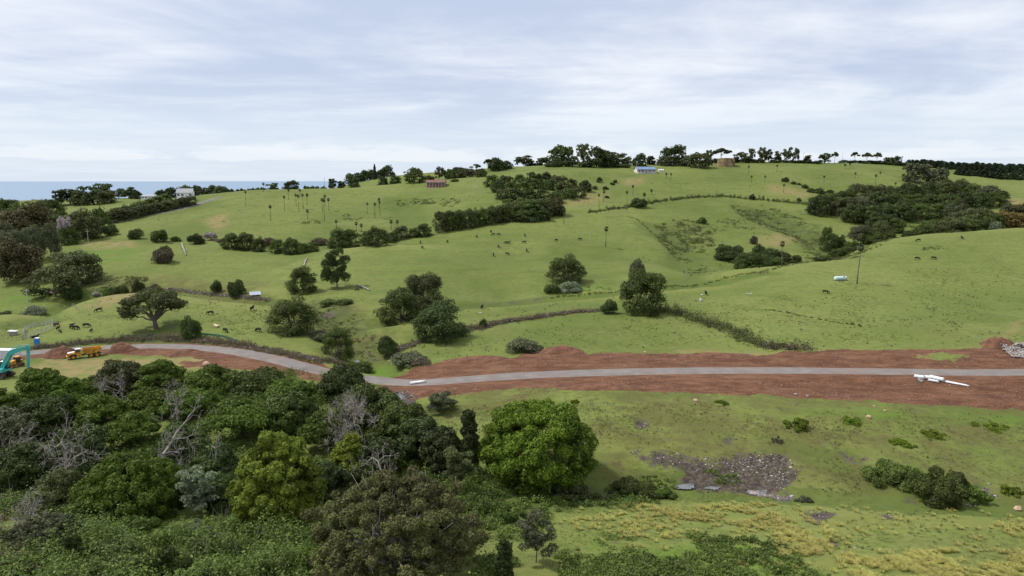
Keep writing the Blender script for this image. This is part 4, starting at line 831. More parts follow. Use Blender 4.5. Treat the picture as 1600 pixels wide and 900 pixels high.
WT = [('flat-crowned wattle at the left front of the excavator', 58, 567, 74, 134, 'wattle', 3), ('wattle just right of the leftmost flat crown', 104, 590, 66, 133, 'wattle', 4),
 ('low wattle below the yellow dump truck', 150, 584, 70, 138, 'wattle', 5), ('grey-topped wattle by the worn track', 186, 563, 74, 140, 'olive', 6), ('domed wattle at the track edge left of the boulder', 247, 560, 80, 141, 'wattle', 7),
 ('wattle on the thicket edge below the boulder', 330, 574, 84, 138, 'wattle', 8), ('wattle at the road bend left of the round dark tree', 402, 583, 84, 134, 'mid', 9), ('wattle between the bend and the dark roadside tree', 452, 592, 84, 129, 'wattle', 10),
 ('broad wattle behind the big bare tree', 230, 603, 84, 126, 'wattle', 11), ('wattle right of the big bare tree', 296, 607, 88, 124, 'wattle', 12), ('broad bright wattle crown in the centre of the thicket', 372, 622, 130, 112, 'wattle', 13),
 ('wattle behind the yellow-green tree, right side', 445, 618, 96, 115, 'mid', 14), ('wattle left of the big bare tree', 150, 612, 84, 121, 'wattle', 15), ('dark wattle at the far left middle', 70, 622, 84, 117, 'dark', 16),
 ('wattle above the centre-left clearing', 205, 640, 80, 112, 'wattle', 17), ('shaded wattle in front of the big bare tree', 285, 665, 90, 101, 'dark', 18), ('deep green wattle left of the twisted dead limbs', 500, 640, 70, 108, 'wattle', 19),
 ('rich green wattle behind the bare grey crown', 575, 604, 100, 117, 'mid', 20), ('green wattle above the twisted dead limbs', 628, 632, 84, 110, 'mid', 21), ('dark wattle left of the columnar tree', 655, 656, 74, 103, 'dark', 22),
 ('grey wattle at the left edge, middle height', 14, 640, 70, 112, 'grey', 23), ('shaded wattle at the left edge under the grey one', 26, 694, 90, 95, 'dark', 24), ('dark wattle behind the dense green dome', 120, 672, 90, 102, 'dark', 25),
 ('dark filler wattle behind the silver shrub', 330, 700, 84, 94, 'dark', 26), ('dark wattle left of the orb-shaped tree', 690, 668, 66, 100, 'dark', 27), ('wattle behind the twisted dead limbs, low', 590, 680, 70, 98, 'dark', 28), ('dark green wattle at the left edge near the road', -4, 604, 64, 124, 'wattle', 29),
 ('shaded wattle between yellow-green tree and flat light crown', 515, 720, 60, 88, 'dark', 37), ('shaded wattle under the right edge of the silver shrub', 350, 745, 70, 86, 'dark', 38)]
for lb, px, top, wd, D_, lf, sd_ in WT:
    big_tree('wattle_tree', px, top, wd * 1.14, D_, 'layer' if lf == 'wattle' else 'dome', lf, lb, 24000, 0.20, sd_, trunk_h=0.22, group=G_)
big_tree('roadside_tree', 531, 576, 84, 130, 'dome', 'dark', 'dark round tree overlapping the road at the bend', 34000, 0.19, 30, trunk_h=0.1)
big_tree('orb_shaped_tree', 841, 637, 204, 101, 'cauli', 'bright', 'large glossy bright green orb-shaped tree on the open slope', 110000, 0.17, 31, trunk_h=0.06)
big_tree('yellow_green_tree', 430, 684, 158, 80, 'cauli', 'lime', 'tall yellow-green tree in the near thicket', 90000, 0.16, 32, trunk_h=0.1)
big_tree('dense_green_tree', 199, 722, 184, 84, 'cauli', 'deep', 'dense deep green domed tree at lower left', 90000, 0.15, 33, trunk_h=0.05)
big_tree('feathery_tree', 614, 738, 340, 66, 'feather', 'fawn', 'huge feathery bronze-green tree at the bottom centre', 210000, 0.105, 34, trunk_h=0.1, limbs=120, wood=pbark)
big_tree('light_crowned_wattle', 547, 671, 74, 98, 'layer', 'lime', 'small flat light-green crown beside the twisted dead limbs', 18000, 0.17, 35, trunk_h=0.35)
big_tree('columnar_tree', 732, 639, 44, 100, 'column', 'dark', 'narrow near-black columnar tree left of the orb-shaped tree', 26000, 0.17, 36, trunk_h=0.04)
big_tree('slender_tree', 716, 694, 58, 92, 'open', 'olive', 'slender thin-leaved tree in front of the columnar tree', 12000, 0.13, 39, trunk_h=0.3)
big_tree('sparse_tree', 838, 796, 76, 70, 'open', 'grey', 'sparse grey-leaved sapling at the bottom, right of the feathery tree', 12000, 0.085, 40, trunk_h=0.25)
big_tree('young_tree', 788, 841, 44, 63, 'column', 'dark', 'small dark bushy sapling at the bottom edge', 16000, 0.09, 41, trunk_h=0.05)
big_tree('thin_tree', 690, 612, 54, 126, 'open', 'grey', 'thin grey sapling beside the rocky culvert below the road', 8000, 0.13, 42, trunk_h=0.3)
big_tree('olive_scrub_tree', 92, 742, 120, 84, 'dome', 'olive', 'olive scrubby tree left of the dense green dome', 40000, 0.14, 43, trunk_h=0.08)
big_tree('grey_scrub_tree', 60, 812, 150, 68, 'feather', 'grey', 'straggly grey scrub tree in the bottom left corner', 60000, 0.10, 44, trunk_h=0.05, limbs=60)
big_tree('silver_shrub', 306, 728, 66, 83, 'open', 'silver', 'silver-leaved shrub standing out against the dark thicket', 6000, 0.17, 45, trunk_h=0.2, cat='shrub')
big_tree('low_shrub', 560, 715, 60, 90, 'bush', 'dark', 'dark low shrub in front of the twisted dead limbs', 14000, 0.15, 46, trunk_h=0.02, cat='shrub')
dead_tree(244, 626, 110, 92, 'biggest bare dead tree, pale fan of branches in the middle of the thicket', 4, bare=6, r0=0.30)
dead_tree(272, 590, 44, 119, 'tall thin bare tree poking above the thicket behind the biggest one', 8, bare=6, r0=0.14)
dead_tree(92, 640, 96, 91, 'bare grey tree at left with long sideways limbs', 12, bare=6, lean=0.15, r0=0.22)
dead_tree(30, 660, 100, 99, 'tangled bare tree at the left edge', 21, bare=6, r0=0.13)
dead_tree(190, 575, 56, 131, 'grey bare crown by the worn track below the dump truck', 31, bare=6, r0=0.10)
dead_tree(566, 612, 96, 104, 'dense bare grey crown behind the flat light-green tree', 41, bare=7, r0=0.12)
dead_tree(596, 690, 90, 92, 'twisted dead limbs right of the flat light-green crown', 51, bare=6, lean=0.3, r0=0.24)
dead_tree(332, 676, 30, 92, 'single leaning dead pole above the silver shrub', 61, bare=3, lean=0.4, r0=0.10)
dead_tree(22, 770, 60, 72, 'bleached bare shrub at the lower left edge', 71, bare=6, r0=0.09)
dead_tree(84, 800, 70, 70, 'bare branching scrub in front of the olive scrubby tree', 81, bare=6, r0=0.08)
# ------------------------------------------------------------------ ground cover that nobody could count
def scatter(poly, n, thin=0.5):
    P = hits(poly); lo = P.min(0); hi = P.max(0); out = []
    while sum(map(len, out)) < n:
        # even density over the picture-independent ground area
        q = lo + (hi - lo) * rs.rand(n * 3, 2); sz = 0.22 * math.sqrt(max(1, (hi - lo).min())); wx, wy = warp(q[:, 0], q[:, 1], 6 * sz, 4.5 * sz)
        out.append(q[inpoly(wx, wy, [tuple(v) for v in P]) & (vn(q[:, 0] / (3.5 * sz), q[:, 1] / (3.5 * sz)) > thin * (0.5 + 0.5 * rs.rand(len(q))))])
        if len(out) > 60: break
    return np.concatenate(out)[:n]
def mounds(P, rad, hgt, per, size, r, jit=0.5):
    """many rounded tufts of leaf clumps standing on the ground"""
    k = len(P); rad = rad * (0.5 + r.rand(k)); hgt = hgt * (0.5 + r.rand(k)) * (0.35 + 1.5 * vn(P[:, 0] / 4.5, P[:, 1] / 4.5)); i = np.repeat(np.arange(k), per); d = unit(r.randn(len(i), 3)); d[:, 2] = np.abs(d[:, 2])
    z = ground(P[:, 0], P[:, 1]); c = np.column_stack([P, z]); Q = c[i] + d * np.column_stack([rad[i], rad[i], hgt[i]]) * (0.55 + 0.45 * r.rand(len(i), 1))
    return cards(Q, d * np.array([1, 1, 1.3]) + jit * r.randn(len(i), 3), size, r)
def cover(name, pieces, leaf, label):
    V = []; F = []; n0 = 0
    for v, f in pieces: V.append(v); F.append(f + n0); n0 += len(v)
    return tag(link(name, mesh_np(name, np.concatenate(V), np.concatenate(F), L[leaf])), label, name.replace('_', ' '), None, 'stuff')
def blades(P, hgt, per, wd, r, spread=0.25):
    """tussocks: arching thin blades"""
    k = len(P); i = np.repeat(np.arange(k), per); n_ = len(i); z = ground(P[:, 0], P[:, 1]); sc = (0.5 + 0.9 * r.rand(k))[i][:, None]
    a = r.rand(n_) * 6.283; o = np.column_stack([np.cos(a), np.sin(a), 0 * a]); b0 = np.column_stack([P, z])[i] + o * spread * r.rand(n_, 1) * sc * 0.5
    h = hgt * (0.6 + 0.6 * r.rand(n_, 1)) * sc; s_ = np.column_stack([-np.sin(a), np.cos(a), 0 * a]) * wd
    p1 = b0 + o * spread * 0.5 * sc + np.array([0, 0, 1]) * h * 0.75; p2 = b0 + o * spread * 1.3 * sc + np.array([0, 0, 1]) * h
    V = np.stack([b0 - s_, b0 + s_, p1 + s_ * 0.8, p1 - s_ * 0.8, p2], 1).reshape(-1, 3); k5 = np.arange(n_) * 5
    return V, [np.stack([k5, k5 + 1, k5 + 2, k5 + 3], 1), np.stack([k5 + 3, k5 + 2, k5 + 4], 1)]
# rank undergrowth between and below the near trees
UG = [(scatter([(-60,900),(-60,640),(120,620),(700,640),(760,760),(760,900),(700,960),(-60,960)], 2600), 1.1, 1.5), (scatter([(60,840),(470,830),(480,960),(60,960)], 1500), 0.8, 1.9), (scatter([(680,740),(780,745),(900,770),(1060,765),(1050,782),(880,800),(760,900),(700,900)], 520), 0.8, 0.7),
      (scatter([(-60,600),(120,600),(560,600),(640,640),(640,660),(-60,660)], 900), 1.1, 1.3)]
UG += [(scatter([(-60,900),(-60,700),(480,760),(760,790),(780,960),(-60,960)], 130), 2.0, 2.6)]
cover('undergrowth', [mounds(p, a_, h_, 74, 0.125, rs) for p, a_, h_ in UG], 'herb', 'rank green undergrowth between and below the near trees')
stm = MB()
for p in scatter([(-60,900),(-60,700),(480,760),(700,800),(700,960),(-60,960)], 260):
    z_ = float(ground(*p)); t_ = rs.randn(2) * 0.5; hh = rs.uniform(1.2, 3.0); stm.tube([(p[0], p[1], z_), (p[0] + t_[0] * .4, p[1] + t_[1] * .4, z_ + hh * .5), (p[0] + t_[0], p[1] + t_[1], z_ + hh)], [0.035, 0.025, 0.012], 4, cap=False)
tag(stm.build('dead_stems', dbark), 'thin dead stems poking through the vine carpet', 'dead stems', None, 'stuff')
cover('creepers', [mounds(scatter([(900,850),(960,842),(1060,835),(1140,840),(1250,860),(1290,905),(1250,940),(880,940)], 900), 0.6, 0.45, 44, 0.12, rs), mounds(scatter([(880,945),(1290,945),(1290,905),(890,885)], 300), 0.8, 0.6, 44, 0.12, rs),
      mounds(scatter([(880,905),(1230,900),(1100,870),(1000,878)], 200), 0.8, 0.55, 44, 0.12, rs),
      mounds(scatter([(960,745),(1060,745),(1050,775),(950,775)], 110), 0.6, 0.4, 40, 0.12, rs), mounds(scatter([(1110,735),(1165,748),(1155,760),(1110,760)], 40), 0.5, 0.25, 40, 0.1, rs)], 'herb', 'matted bright green creepers over the lower right bank')
cover('dead_scrub', [mounds(scatter([(-60,760),(60,770),(110,860),(60,900),(-60,900)], 420), 0.7, 1.0, 46, 0.12, rs)], 'dead', 'bleached tangled scrub in the lower left')
TP = [([(985,785),(1060,785),(1200,790),(1290,820),(1300,850),(1260,870),(1100,815),(1010,800)], 420), ([(1330,872),(1420,862),(1600,868),(1640,900),(1640,940),(1310,940)], 800), ([(1220,820),(1280,840),(1270,900),(1210,870)], 130), ([(1560,820),(1640,815),(1640,850),(1570,845)], 60), ([(960,780),(1640,800),(1640,930),(1000,900)], 170), ([(860,790),(1100,800),(1100,850),(880,840)], 90), ([(900,800),(1000,800),(1090,850),(960,840)], 60)]
tv = []; tf4 = []; tf3 = []; n0 = 0
for pl, k in TP:
    v, f = blades(scatter(pl, int(k * 1.1), 0.5), 0.36, 46, 0.017, rs, 0.30); tv.append(v); tf4.append(f[0] + n0); tf3.append(f[1] + n0); n0 += len(v)
tag(link('tussock_grass', mesh_np('tussock_grass', np.concatenate(tv), [np.concatenate(tf4), np.concatenate(tf3)], L['straw'])), 'golden tussock grass on the lower right bank', 'tussock grass', None, 'stuff')
# short tufts in the near pasture
pt = [scatter([(640,640),(1640,655),(1640,960),(760,960),(720,780)], 5000, 0.8), scatter([(640,640),(1640,655),(1640,770),(900,770)], 2500, 0.8)]
ok = lambda P: P[~((np.abs(P[:, 0]) > 1e6))]
cover('grass_tufts', [mounds(p, 0.35, 0.07, 18, 0.045, rs) for p in pt] + [mounds(scatter([(640,560),(1640,540),(1640,380),(1000,490)], 2500, 0.8), 0.45, 0.09, 14, 0.08, rs), mounds(scatter([(-40,540),(400,535),(560,560),(560,440),(-40,500)], 1800, 0.8), 0.45, 0.09, 14, 0.08, rs)], 'grass', 'short uneven grass tufts in the nearer pastures')
# ferny scrub on the far slopes
FB = [([(1022,352),(1075,344),(1112,362),(1108,384),(1075,415),(1045,395),(1030,375)], 330, 1.6), ([(1130,318),(1200,322),(1245,338),(1330,390),(1350,405),(1300,408),(1240,372),(1170,345)], 420, 1.6), ([(1080,345),(1180,345),(1220,360),(1100,365)], 80, 1.4),
      ([(1070,420),(1100,415),(1105,428),(1075,432)], 30, 1.2), ([(640,312),(680,310),(682,318),(645,320)], 60, 1.5), ([(618,314),(630,312),(642,322),(622,324)], 24, 1.4), ([(690,310),(720,312),(715,325),(688,324)], 50, 1.2), ([(535,335),(555,333),(562,345),(538,345)], 26, 1.2), ([(462,346),(500,345),(500,350),(466,351)], 22, 1.2),
      ([(1440,387),(1475,383),(1478,390),(1442,392)], 24, 0.9), ([(130,440),(225,432),(225,450),(140,468)], 110, 1.2), ([(480,470),(545,480),(600,560),(560,565),(500,510)], 130, 0.9), ([(1270,375),(1330,378),(1400,368),(1410,380),(1330,402),(1280,412)], 130, 1.5),
      ([(1380,345),(1440,335),(1470,345),(1400,365)], 90, 1.5), ([(850,445),(905,445),(960,452),(960,458),(860,462)], 60, 0.8), ([(1455,472),(1490,512),(1480,524),(1455,516)], 14, 0.7)]
cover('bracken', [mounds(scatter(p, int(k * 1.7), 0.65), s_ * 0.75, 0.42 * s_, 34, 0.17 * s_ / 1.4, rs) for p, k, s_ in FB], 'bracken', 'dull green bracken and low scrub patches on the slopes')
SP_ = [scatter([(640,312),(800,330),(1000,330),(1250,300),(1600,330),(1600,300),(1100,262),(800,275),(420,300),(230,345),(420,350)], 260), scatter([(1000,400),(1050,330),(1200,310),(1350,350),(1350,400),(1200,430)], 130)]
cover('rushes', [mounds(p, 0.8, 0.4, 22, 0.16, rs) for p in SP_], 'bracken', 'small dark rush clumps dotted over the far hills')
cover('weeds', [mounds(scatter([(1000,500),(1640,420),(1640,540),(1260,545),(1000,545)], 260, 0.6), 0.32, 0.35, 20, 0.10, rs), mounds(scatter([(0,530),(60,480),(240,455),(600,500),(560,560),(300,530)], 260, 0.6), 0.32, 0.4, 20, 0.10, rs), mounds(scatter([(660,640),(1640,650),(1640,790),(1240,775),(1060,765),(930,745),(900,640)], 300, 0.6), 0.22, 0.22, 22, 0.06, rs),
    mounds(scatter([(600,500),(900,470),(1080,455),(1180,500),(950,545),(640,570)], 160, 0.6), 0.32, 0.35, 20, 0.10, rs), mounds(scatter([(1000,800),(1640,790),(1640,860),(1000,860)], 160, 0.5), 0.25, 0.25, 22, 0.06, rs)], 'olive', 'small dark weeds dotted through the nearer pastures')
# single near shrubs and herb patches
def shrub(name, px, base, wpx, hpx, leaf, label, n_=9000, size=0.11, group=None, seed=0):
    x, y = hit(px, base); Wd = wpx * y / FPX; H = hpx * y / FPX * 0.8; r = np.random.RandomState(seed + px); k = 24
    d = unit(r.randn(k, 3)); d[:, 2] = np.abs(d[:, 2]); c = d * np.array([0.46, 0.40, 0.6 * H / Wd]) * (0.15 + 0.85 * r.rand(k, 1)); V, F = puff_cards(c, 0.05 + 0.08 * r.rand(k), min(1.0, 2.2 * H / Wd), n_ / k, size / Wd, r)
    V = V * Wd; V[:, 2] += 0.0; wx = V[:, 0] + x; wy = V[:, 1] + y; V[:, 2] += ground(wx, wy) - float(ground(x, y))
    return tag(link(name, mesh_np(name, V, F, L[leaf]), None, (x, y, float(ground(x, y)) - 0.05)), label, 'shrub', group)
shrub('green_shrub', 1246, 668, 50, 24, 'bright', 'fresh green bramble clump just below the bare earth at right')
shrub('green_shrub', 1330, 660, 44, 14, 'bright', 'low green clump beside a pinkish boulder', 6000)
shrub('green_shrub', 1412, 694, 44, 14, 'bright', 'light green low patch above the large bramble mound', 6000)
shrub('green_shrub', 1455, 680, 50, 12, 'bright', 'thin light green patch right of the bramble mound top', 4000)
shrub('green_shrub', 1548, 668, 60, 10, 'bright', 'faint leafy patch at the far right under the bare earth', 4000)
shrub('green_shrub', 848, 634, 26, 15, 'bright', 'small leafy clump above the orb-shaped tree', 4000)
shrub('green_shrub', 898, 630, 20, 10, 'bright', 'tiny leafy clump right of the orb-shaped tree top', 3000)
shrub('green_shrub', 1128, 630, 26, 6, 'bright', 'flat leafy clump under a stone at the earth edge', 2500)
shrub('green_shrub', 1580, 770, 40, 20, 'bright', 'green clump at the right edge beyond the bramble mound', 5000)
shrub('grey_shrub', 1215, 690, 20, 13, 'grey', 'small grey shrub left of the bramble mound', 3000)
shrub('grey_shrub', 1255, 783, 30, 16, 'grey', 'grey-green tuft beside the creek puddles', 3000)
shrub('grey_shrub', 1455, 790, 36, 22, 'grey', 'pale grey shrub at the foot of the bramble mound', 4000)
for i, (px, bs, wd, hp, lb) in enumerate([(1412, 752, 120, 62, 'left'), (1465, 778, 130, 80, 'middle'), (1515, 776, 80, 50, 'right')]):
    shrub('bramble_mound', px, bs, wd, hp, 'herb' if i != 1 else 'mid', lb + ' part of the large bramble mound by the creek', 26000, 0.13, 'bramble mounds by the creek', i)
r_s = np.random.RandomState(77)
SB = [(30,905,120,70,'olive','olive scrub bush at the very bottom left corner'),(110,880,110,60,'mid','green scrub bush right of the bottom left corner'),(175,862,90,46,'grey','grey-leaved scrub bush in the vine carpet, left'),(250,900,130,60,'mid','large leafy mound at the bottom, left of the feathery tree'),
 (335,868,110,52,'olive','olive mound in the vine carpet below the yellow-green tree'),(395,905,110,60,'herb','bright leafy mound at the bottom beside the feathery tree'),(210,828,90,36,'herb','bright leafy mound under the dense green dome'),(300,835,80,36,'silver','silvery leafy mound under the dark thicket'),
 (160,908,90,44,'herb','vine-covered hump at the bottom edge, left'),(330,915,90,50,'grey','greyish hump at the bottom edge, centre left'),(20,850,90,50,'grey','grey scrub bush at the lower left edge'),(70,838,70,36,'olive','small olive scrub bush above the corner bush'),
 (740,800,110,36,'herb','leafy mound under the left side of the orb-shaped tree'),(790,812,80,30,'mid','dark leafy mound below the orb-shaped tree'),(905,775,110,30,'olive','bramble mound right under the orb-shaped tree'),(985,770,110,26,'mid','bramble mound between the orb-shaped tree and the puddles'),(1035,776,60,20,'herb','small bramble mound at the left of the puddles')]
for i, (px, bs, wd, hp, lf, lb) in enumerate(SB): shrub('scrub_bush', px, bs, wd, hp * 1.5, lf, lb, 15000, 0.11, 'scrub bushes in the foreground', i)
# long hedges
def hedge(name, pts, wdt, hgt, per_m, size, leaf, label):
    P = smooth_line(hits(pts), 1.0, 4); d = np.repeat(np.arange(len(P)), per_m); q = P[d] + rs.randn(len(d), 2) * wdt * 0.4
    v, f = mounds(q, wdt * 0.5, hgt, 60, size, rs); return tag(link(name, mesh_np(name, v, f, L[leaf])), label, 'hedge')
hedge('hedge', [(1032,484),(1065,492),(1110,508),(1150,520),(1185,538),(1215,543)], 3.6, 2.2, 3, 0.17, 'olive', 'thick olive green hedge slanting down towards the road')
hedge('hedge', [(1190,540),(1225,545),(1262,545)], 3.2, 1.7, 3, 0.17, 'dead', 'brown dying end of the slanting hedge by the bare earth')
hedge('hedge', [(922,332),(960,327),(985,323),(1030,315),(1080,309),(1130,307),(1190,312),(1250,318),(1270,322)], 2.5, 1.8, 1, 0.32, 'bracken', 'long dark hedge line curving across the upper hill')
hedge('hedge', [(982,338),(1000,346),(1015,360),(1030,375),(1045,392),(1060,408)], 1.6, 0.22, 1, 0.13, 'bracken', 'faint overgrown fence line down the cow pasture')
hedge('hedge', [(860,466),(960,457),(1050,447),(1130,436),(1200,424),(1260,411),(1320,400)], 1.4, 0.35, 1, 0.14, 'bracken', 'line of rushes along the gully behind the grazing crest')
hedge('hedge', [(1200,484),(1260,495),(1300,503),(1350,511)], 0.8, 0.3, 1, 0.14, 'bracken', 'low line of rushes crossing the right pasture')
# ------------------------------------------------------------------ cattle
def skin_body(name, verts, edges, radii, m, root=0, sub=1):
    me = bpy.data.meshes.new(name); me.from_pydata(verts, edges, []); o = bpy.data.objects.new(name + '_tmp', me); COL.objects.link(o)
    md = o.modifiers.new('s', 'SKIN'); sv = me.skin_vertices[0].data if me.skin_vertices else None
    if sv is None:
        bpy.context.view_layer.objects.active = o; bpy.context.view_layer.update(); sv = me.skin_vertices[0].data
    for i, q in enumerate(radii): sv[i].radius = q if isinstance(q, tuple) else (q, q)
    sv[root].use_root = True; md.use_smooth_shade = True; s = o.modifiers.new('d', 'SUBSURF'); s.levels = sub; s.render_levels = sub
    bpy.context.view_layer.update(); ev = o.evaluated_get(bpy.context.evaluated_depsgraph_get()); out = bpy.data.meshes.new_from_object(ev); out.name = name
    bpy.data.objects.remove(o); out.materials.clear(); out.materials.append(m); return out
def cow_mesh(name, pose, m):
    # faces +x; withers 1.3 m high, body 1.5 m long
    V = [(-0.62, 0, 1.12), (-0.15, 0, 1.02), (0.32, 0, 1.03), (0.62, 0, 1.12)]; Rr = [(0.34, 0.31), (0.42, 0.38), (0.41, 0.36), (0.33, 0.28)]; E = [(0, 1), (1, 2), (2, 3)]
    if pose == 'graze': head = [(0.92, 0, 0.92), (1.12, 0, 0.55), (1.22, 0, 0.24), (1.26, 0, 0.08)]
    elif pose == 'lie': V = [(x, y, z - 0.68) for x, y, z in V]; head = [(0.90, 0.05, 0.66), (1.06, 0.15, 0.80), (1.28, 0.22, 0.72), (1.44, 0.26, 0.66)]
    else: head = [(0.90, 0, 1.30), (1.08, 0.05, 1.48), (1.32, 0.10, 1.36), (1.48, 0.12, 1.28)]
    b0 = 3
    for p, q in zip(head, (0.19, 0.15, 0.125, 0.09)): V.append(p); Rr.append((q, q * 0.8)); E.append((b0, len(V) - 1)); b0 = len(V) - 1
    hd = b0 - 2
    for sy in (-1, 1):        # ears
        p = V[hd]; V.append((p[0] - 0.06, p[1] + sy * 0.26, p[2] + (0.02 if pose != 'graze' else 0.10))); Rr.append((0.05, 0.03)); E.append((hd, len(V) - 1))
    gz = 0.03
    for sy in (-1, 1):
        y = sy * 0.20
        if pose == 'lie':
            for c_, base in (((-0.35, y * 2.1, 0.20), 0), ((0.55, y * 1.9, 0.18), 3)): V.append(c_); Rr.append(0.12); E.append((base, len(V) - 1)); V.append((c_[0] + 0.35, c_[1] * 1.05, 0.07)); Rr.append(0.06); E.append((len(V) - 2, len(V) - 1))
        else:
            st = 0.10 * sy
            k = len(V); V += [(-0.62, y, 0.86), (-0.56 + st * .5, y, 0.66), (-0.74 + st, y, 0.46), (-0.68 + st, y, 0.22), (-0.66 + st, y, gz)]; Rr += [(0.18, 0.13), (0.12, 0.10), 0.065, 0.05, 0.06]; E += [(0, k), (k, k + 1), (k + 1, k + 2), (k + 2, k + 3), (k + 3, k + 4)]
            k = len(V); V += [(0.56, y, 0.82), (0.56 - st, y, 0.48), (0.57 - st, y, 0.25), (0.57 - st, y, gz)]; Rr += [(0.15, 0.11), 0.075, 0.05, 0.06]; E += [(3, k), (k, k + 1), (k + 1, k + 2), (k + 2, k + 3)]
    k = len(V); dz = -0.68 if pose == 'lie' else 0
    V += [(-0.90, 0, 1.22 + dz), (-1.00, 0, 0.95 + dz * .9), (-1.00, 0.02, max(0.12, 0.52 + dz))]; Rr += [0.06, 0.03, 0.045]; E += [(0, k), (k, k + 1), (k + 1, k + 2)]
    return skin_body(name, V, E, Rr, m)
blackhide = mat('black_hide', (0.010, 0.0095, 0.010), 0.75, var=0.2, vscale=3, spec=0.2); creamhide = mat('cream_hide', (0.62, 0.50, 0.38), 0.8, var=0.12); brownhide = mat('brown_hide', (0.10, 0.035, 0.022), 0.8, var=0.2)
CM = {(p, c): cow_mesh('%s_cow_%s' % (c, p), p, {'black': blackhide, 'cream': creamhide, 'brown': brownhide}[c]) for p in ('graze', 'stand', 'lie') for c in ('black',)}
CM[('lie', 'cream')] = cow_mesh('cream_cow_lie', 'lie', creamhide); CM[('graze', 'brown')] = cow_mesh('brown_cow_graze', 'graze', brownhide)
def cow(px, base, pose, face, label, group='black cattle grazing the slopes', col='black', s=1.0):
    """face: 0 = head towards picture right, 90 = walking away"""
    x, y = hit(px, base); z = float(ground(x, y)); o = link('cow', CM[(pose, col)], None, (x, y, z)); o.rotation_euler = (0, 0, R(face)); e = 0.3
    zx = (ground(x + math.cos(R(face)) * e * 2, y + math.sin(R(face)) * e * 2) - ground(x - math.cos(R(face)) * e * 2, y - math.sin(R(face)) * e * 2)) / (4 * e)
    o.rotation_euler = (0, -math.atan(float(zx)), R(face)); o.scale = (s, s, s * 0.88); return tag(o, label, 'cow', group)
for a_ in [(89,511,'graze',160,'grazing black cow at the left of the herd, beside the wire yards'), (91,515.5,'stand',80,'black calf seen from behind, under the cow beside the wire yards'), (94,520,'graze',-30,'black calf grazing closest to the wire yards'),
  (113,514,'graze',150,'black cow grazing left, half of the overlapping pair left of the old tree'), (118.5,515,'graze',-10,'black cow grazing right, in front of its overlapping herd mate'), (135,511.5,'graze',5,'black cow standing alone right of the overlapping pair'),
  (142.5,519,'stand',95,'small black calf seen end-on below the overlapping pair'), (155,487,'graze',215,'black cow on the rise above the herd, head down to the left'), (186,486,'graze',-30,'black cow halfway up between the herd and the old tree'),
  (329,492,'graze',180,'black cow side-on right of the old tree'), (394,485,'stand',80,'black cow end-on left of the dense creek tree'), (352,519.5,'graze',-40,'black cow just above the teal netting'), (404,519,'graze',150,'black cow near the creek bend above the road'),
  (54,528,'lie',35,'black cow lying behind the blue toilet'), (113,510,'stand',20,'small black calf behind the overlapping pair')]: cow(*a_, s=(0.75 if 'calf' in a_[4] else 1.12))
cow(339, 511, 'lie', 150, 'cream cow lying on the grass right of the old tree', None, 'cream', 1.1)
cow(114, 371, 'graze', 175, 'brown animal alone in the bare yard left of the cross-armed pole', None, 'brown')
MC = [(617,381.5,'graze',0),(658,372,'graze',60),(657,380.5,'stand',95),(660,388.5,'graze',120),(699,379.5,'stand',70),(745,371.5,'stand',100),(767,363,'graze',80),(771,368,'graze',200),(779,368,'graze',0),(791,381,'graze',180),(794.5,381,'stand',0),(779,387,'graze',100),(792,398.5,'graze',20),(771,400.5,'stand',90),(820,369.5,'stand',95),(819,380,'graze',180),(869,377,'graze',40),(906,375,'graze',30),(823,393.5,'stand',90),(863,412.5,'graze',190)]
MCL = ['black cow nearest the boundary belt on the left of the cow pasture', 'black cow by itself just under the tree at the belt corner', 'upper black cow of the end-on pair under the belt corner', 'lower black cow of the end-on pair under the belt corner', 'black cow alone between the belt corner and the main bunch',
  'black cow left of the main bunch on the cow pasture', 'topmost black cow of the main bunch, seen end-on', 'black cow just below the topmost of the main bunch', 'larger side-on black cow right of the topmost ones', 'left black cow of the touching pair in the main bunch', 'right black cow of the touching pair in the main bunch',
  'black cow under the touching pair, seen end-on', 'black cow lowest right of the main bunch', 'black cow lowest left of the main bunch', 'small end-on black cow above the side-on one right of the bunch', 'long side-on black cow right of the main bunch', 'black cow halfway from the bunch towards the lone palm', 'black cow nearest to the lone palm',
  'small black cow below the long side-on one', 'black cow standing above the leaning pasture tree']
for (a_, b_, c_, d_), lb in zip(MC, MCL): cow(a_, b_, c_, d_, lb, s=1.12)
for a_ in [(1103,461,'stand',85,'black cow end-on beside the white drums'), (753,483,'stand',80,'black cow end-on above the stone wall in the centre'), (1290,459,'graze',-35,'black cow grazing below the white tank'), (1433,406,'graze',0,'left black cow of the two side by side on the right slope'),
  (1458.5,405.5,'graze',-15,'right black cow of the two side by side on the right slope'), (1435,377.5,'graze',170,'black cow on the crest against the dark trees'), (1503,374,'stand',80,'black cow high on the right slope near the crest'), (558,454.5,'graze',30,'small black calf beside the fallen logs')]: cow(*a_, s=(0.75 if 'calf' in a_[4] else 1.12))
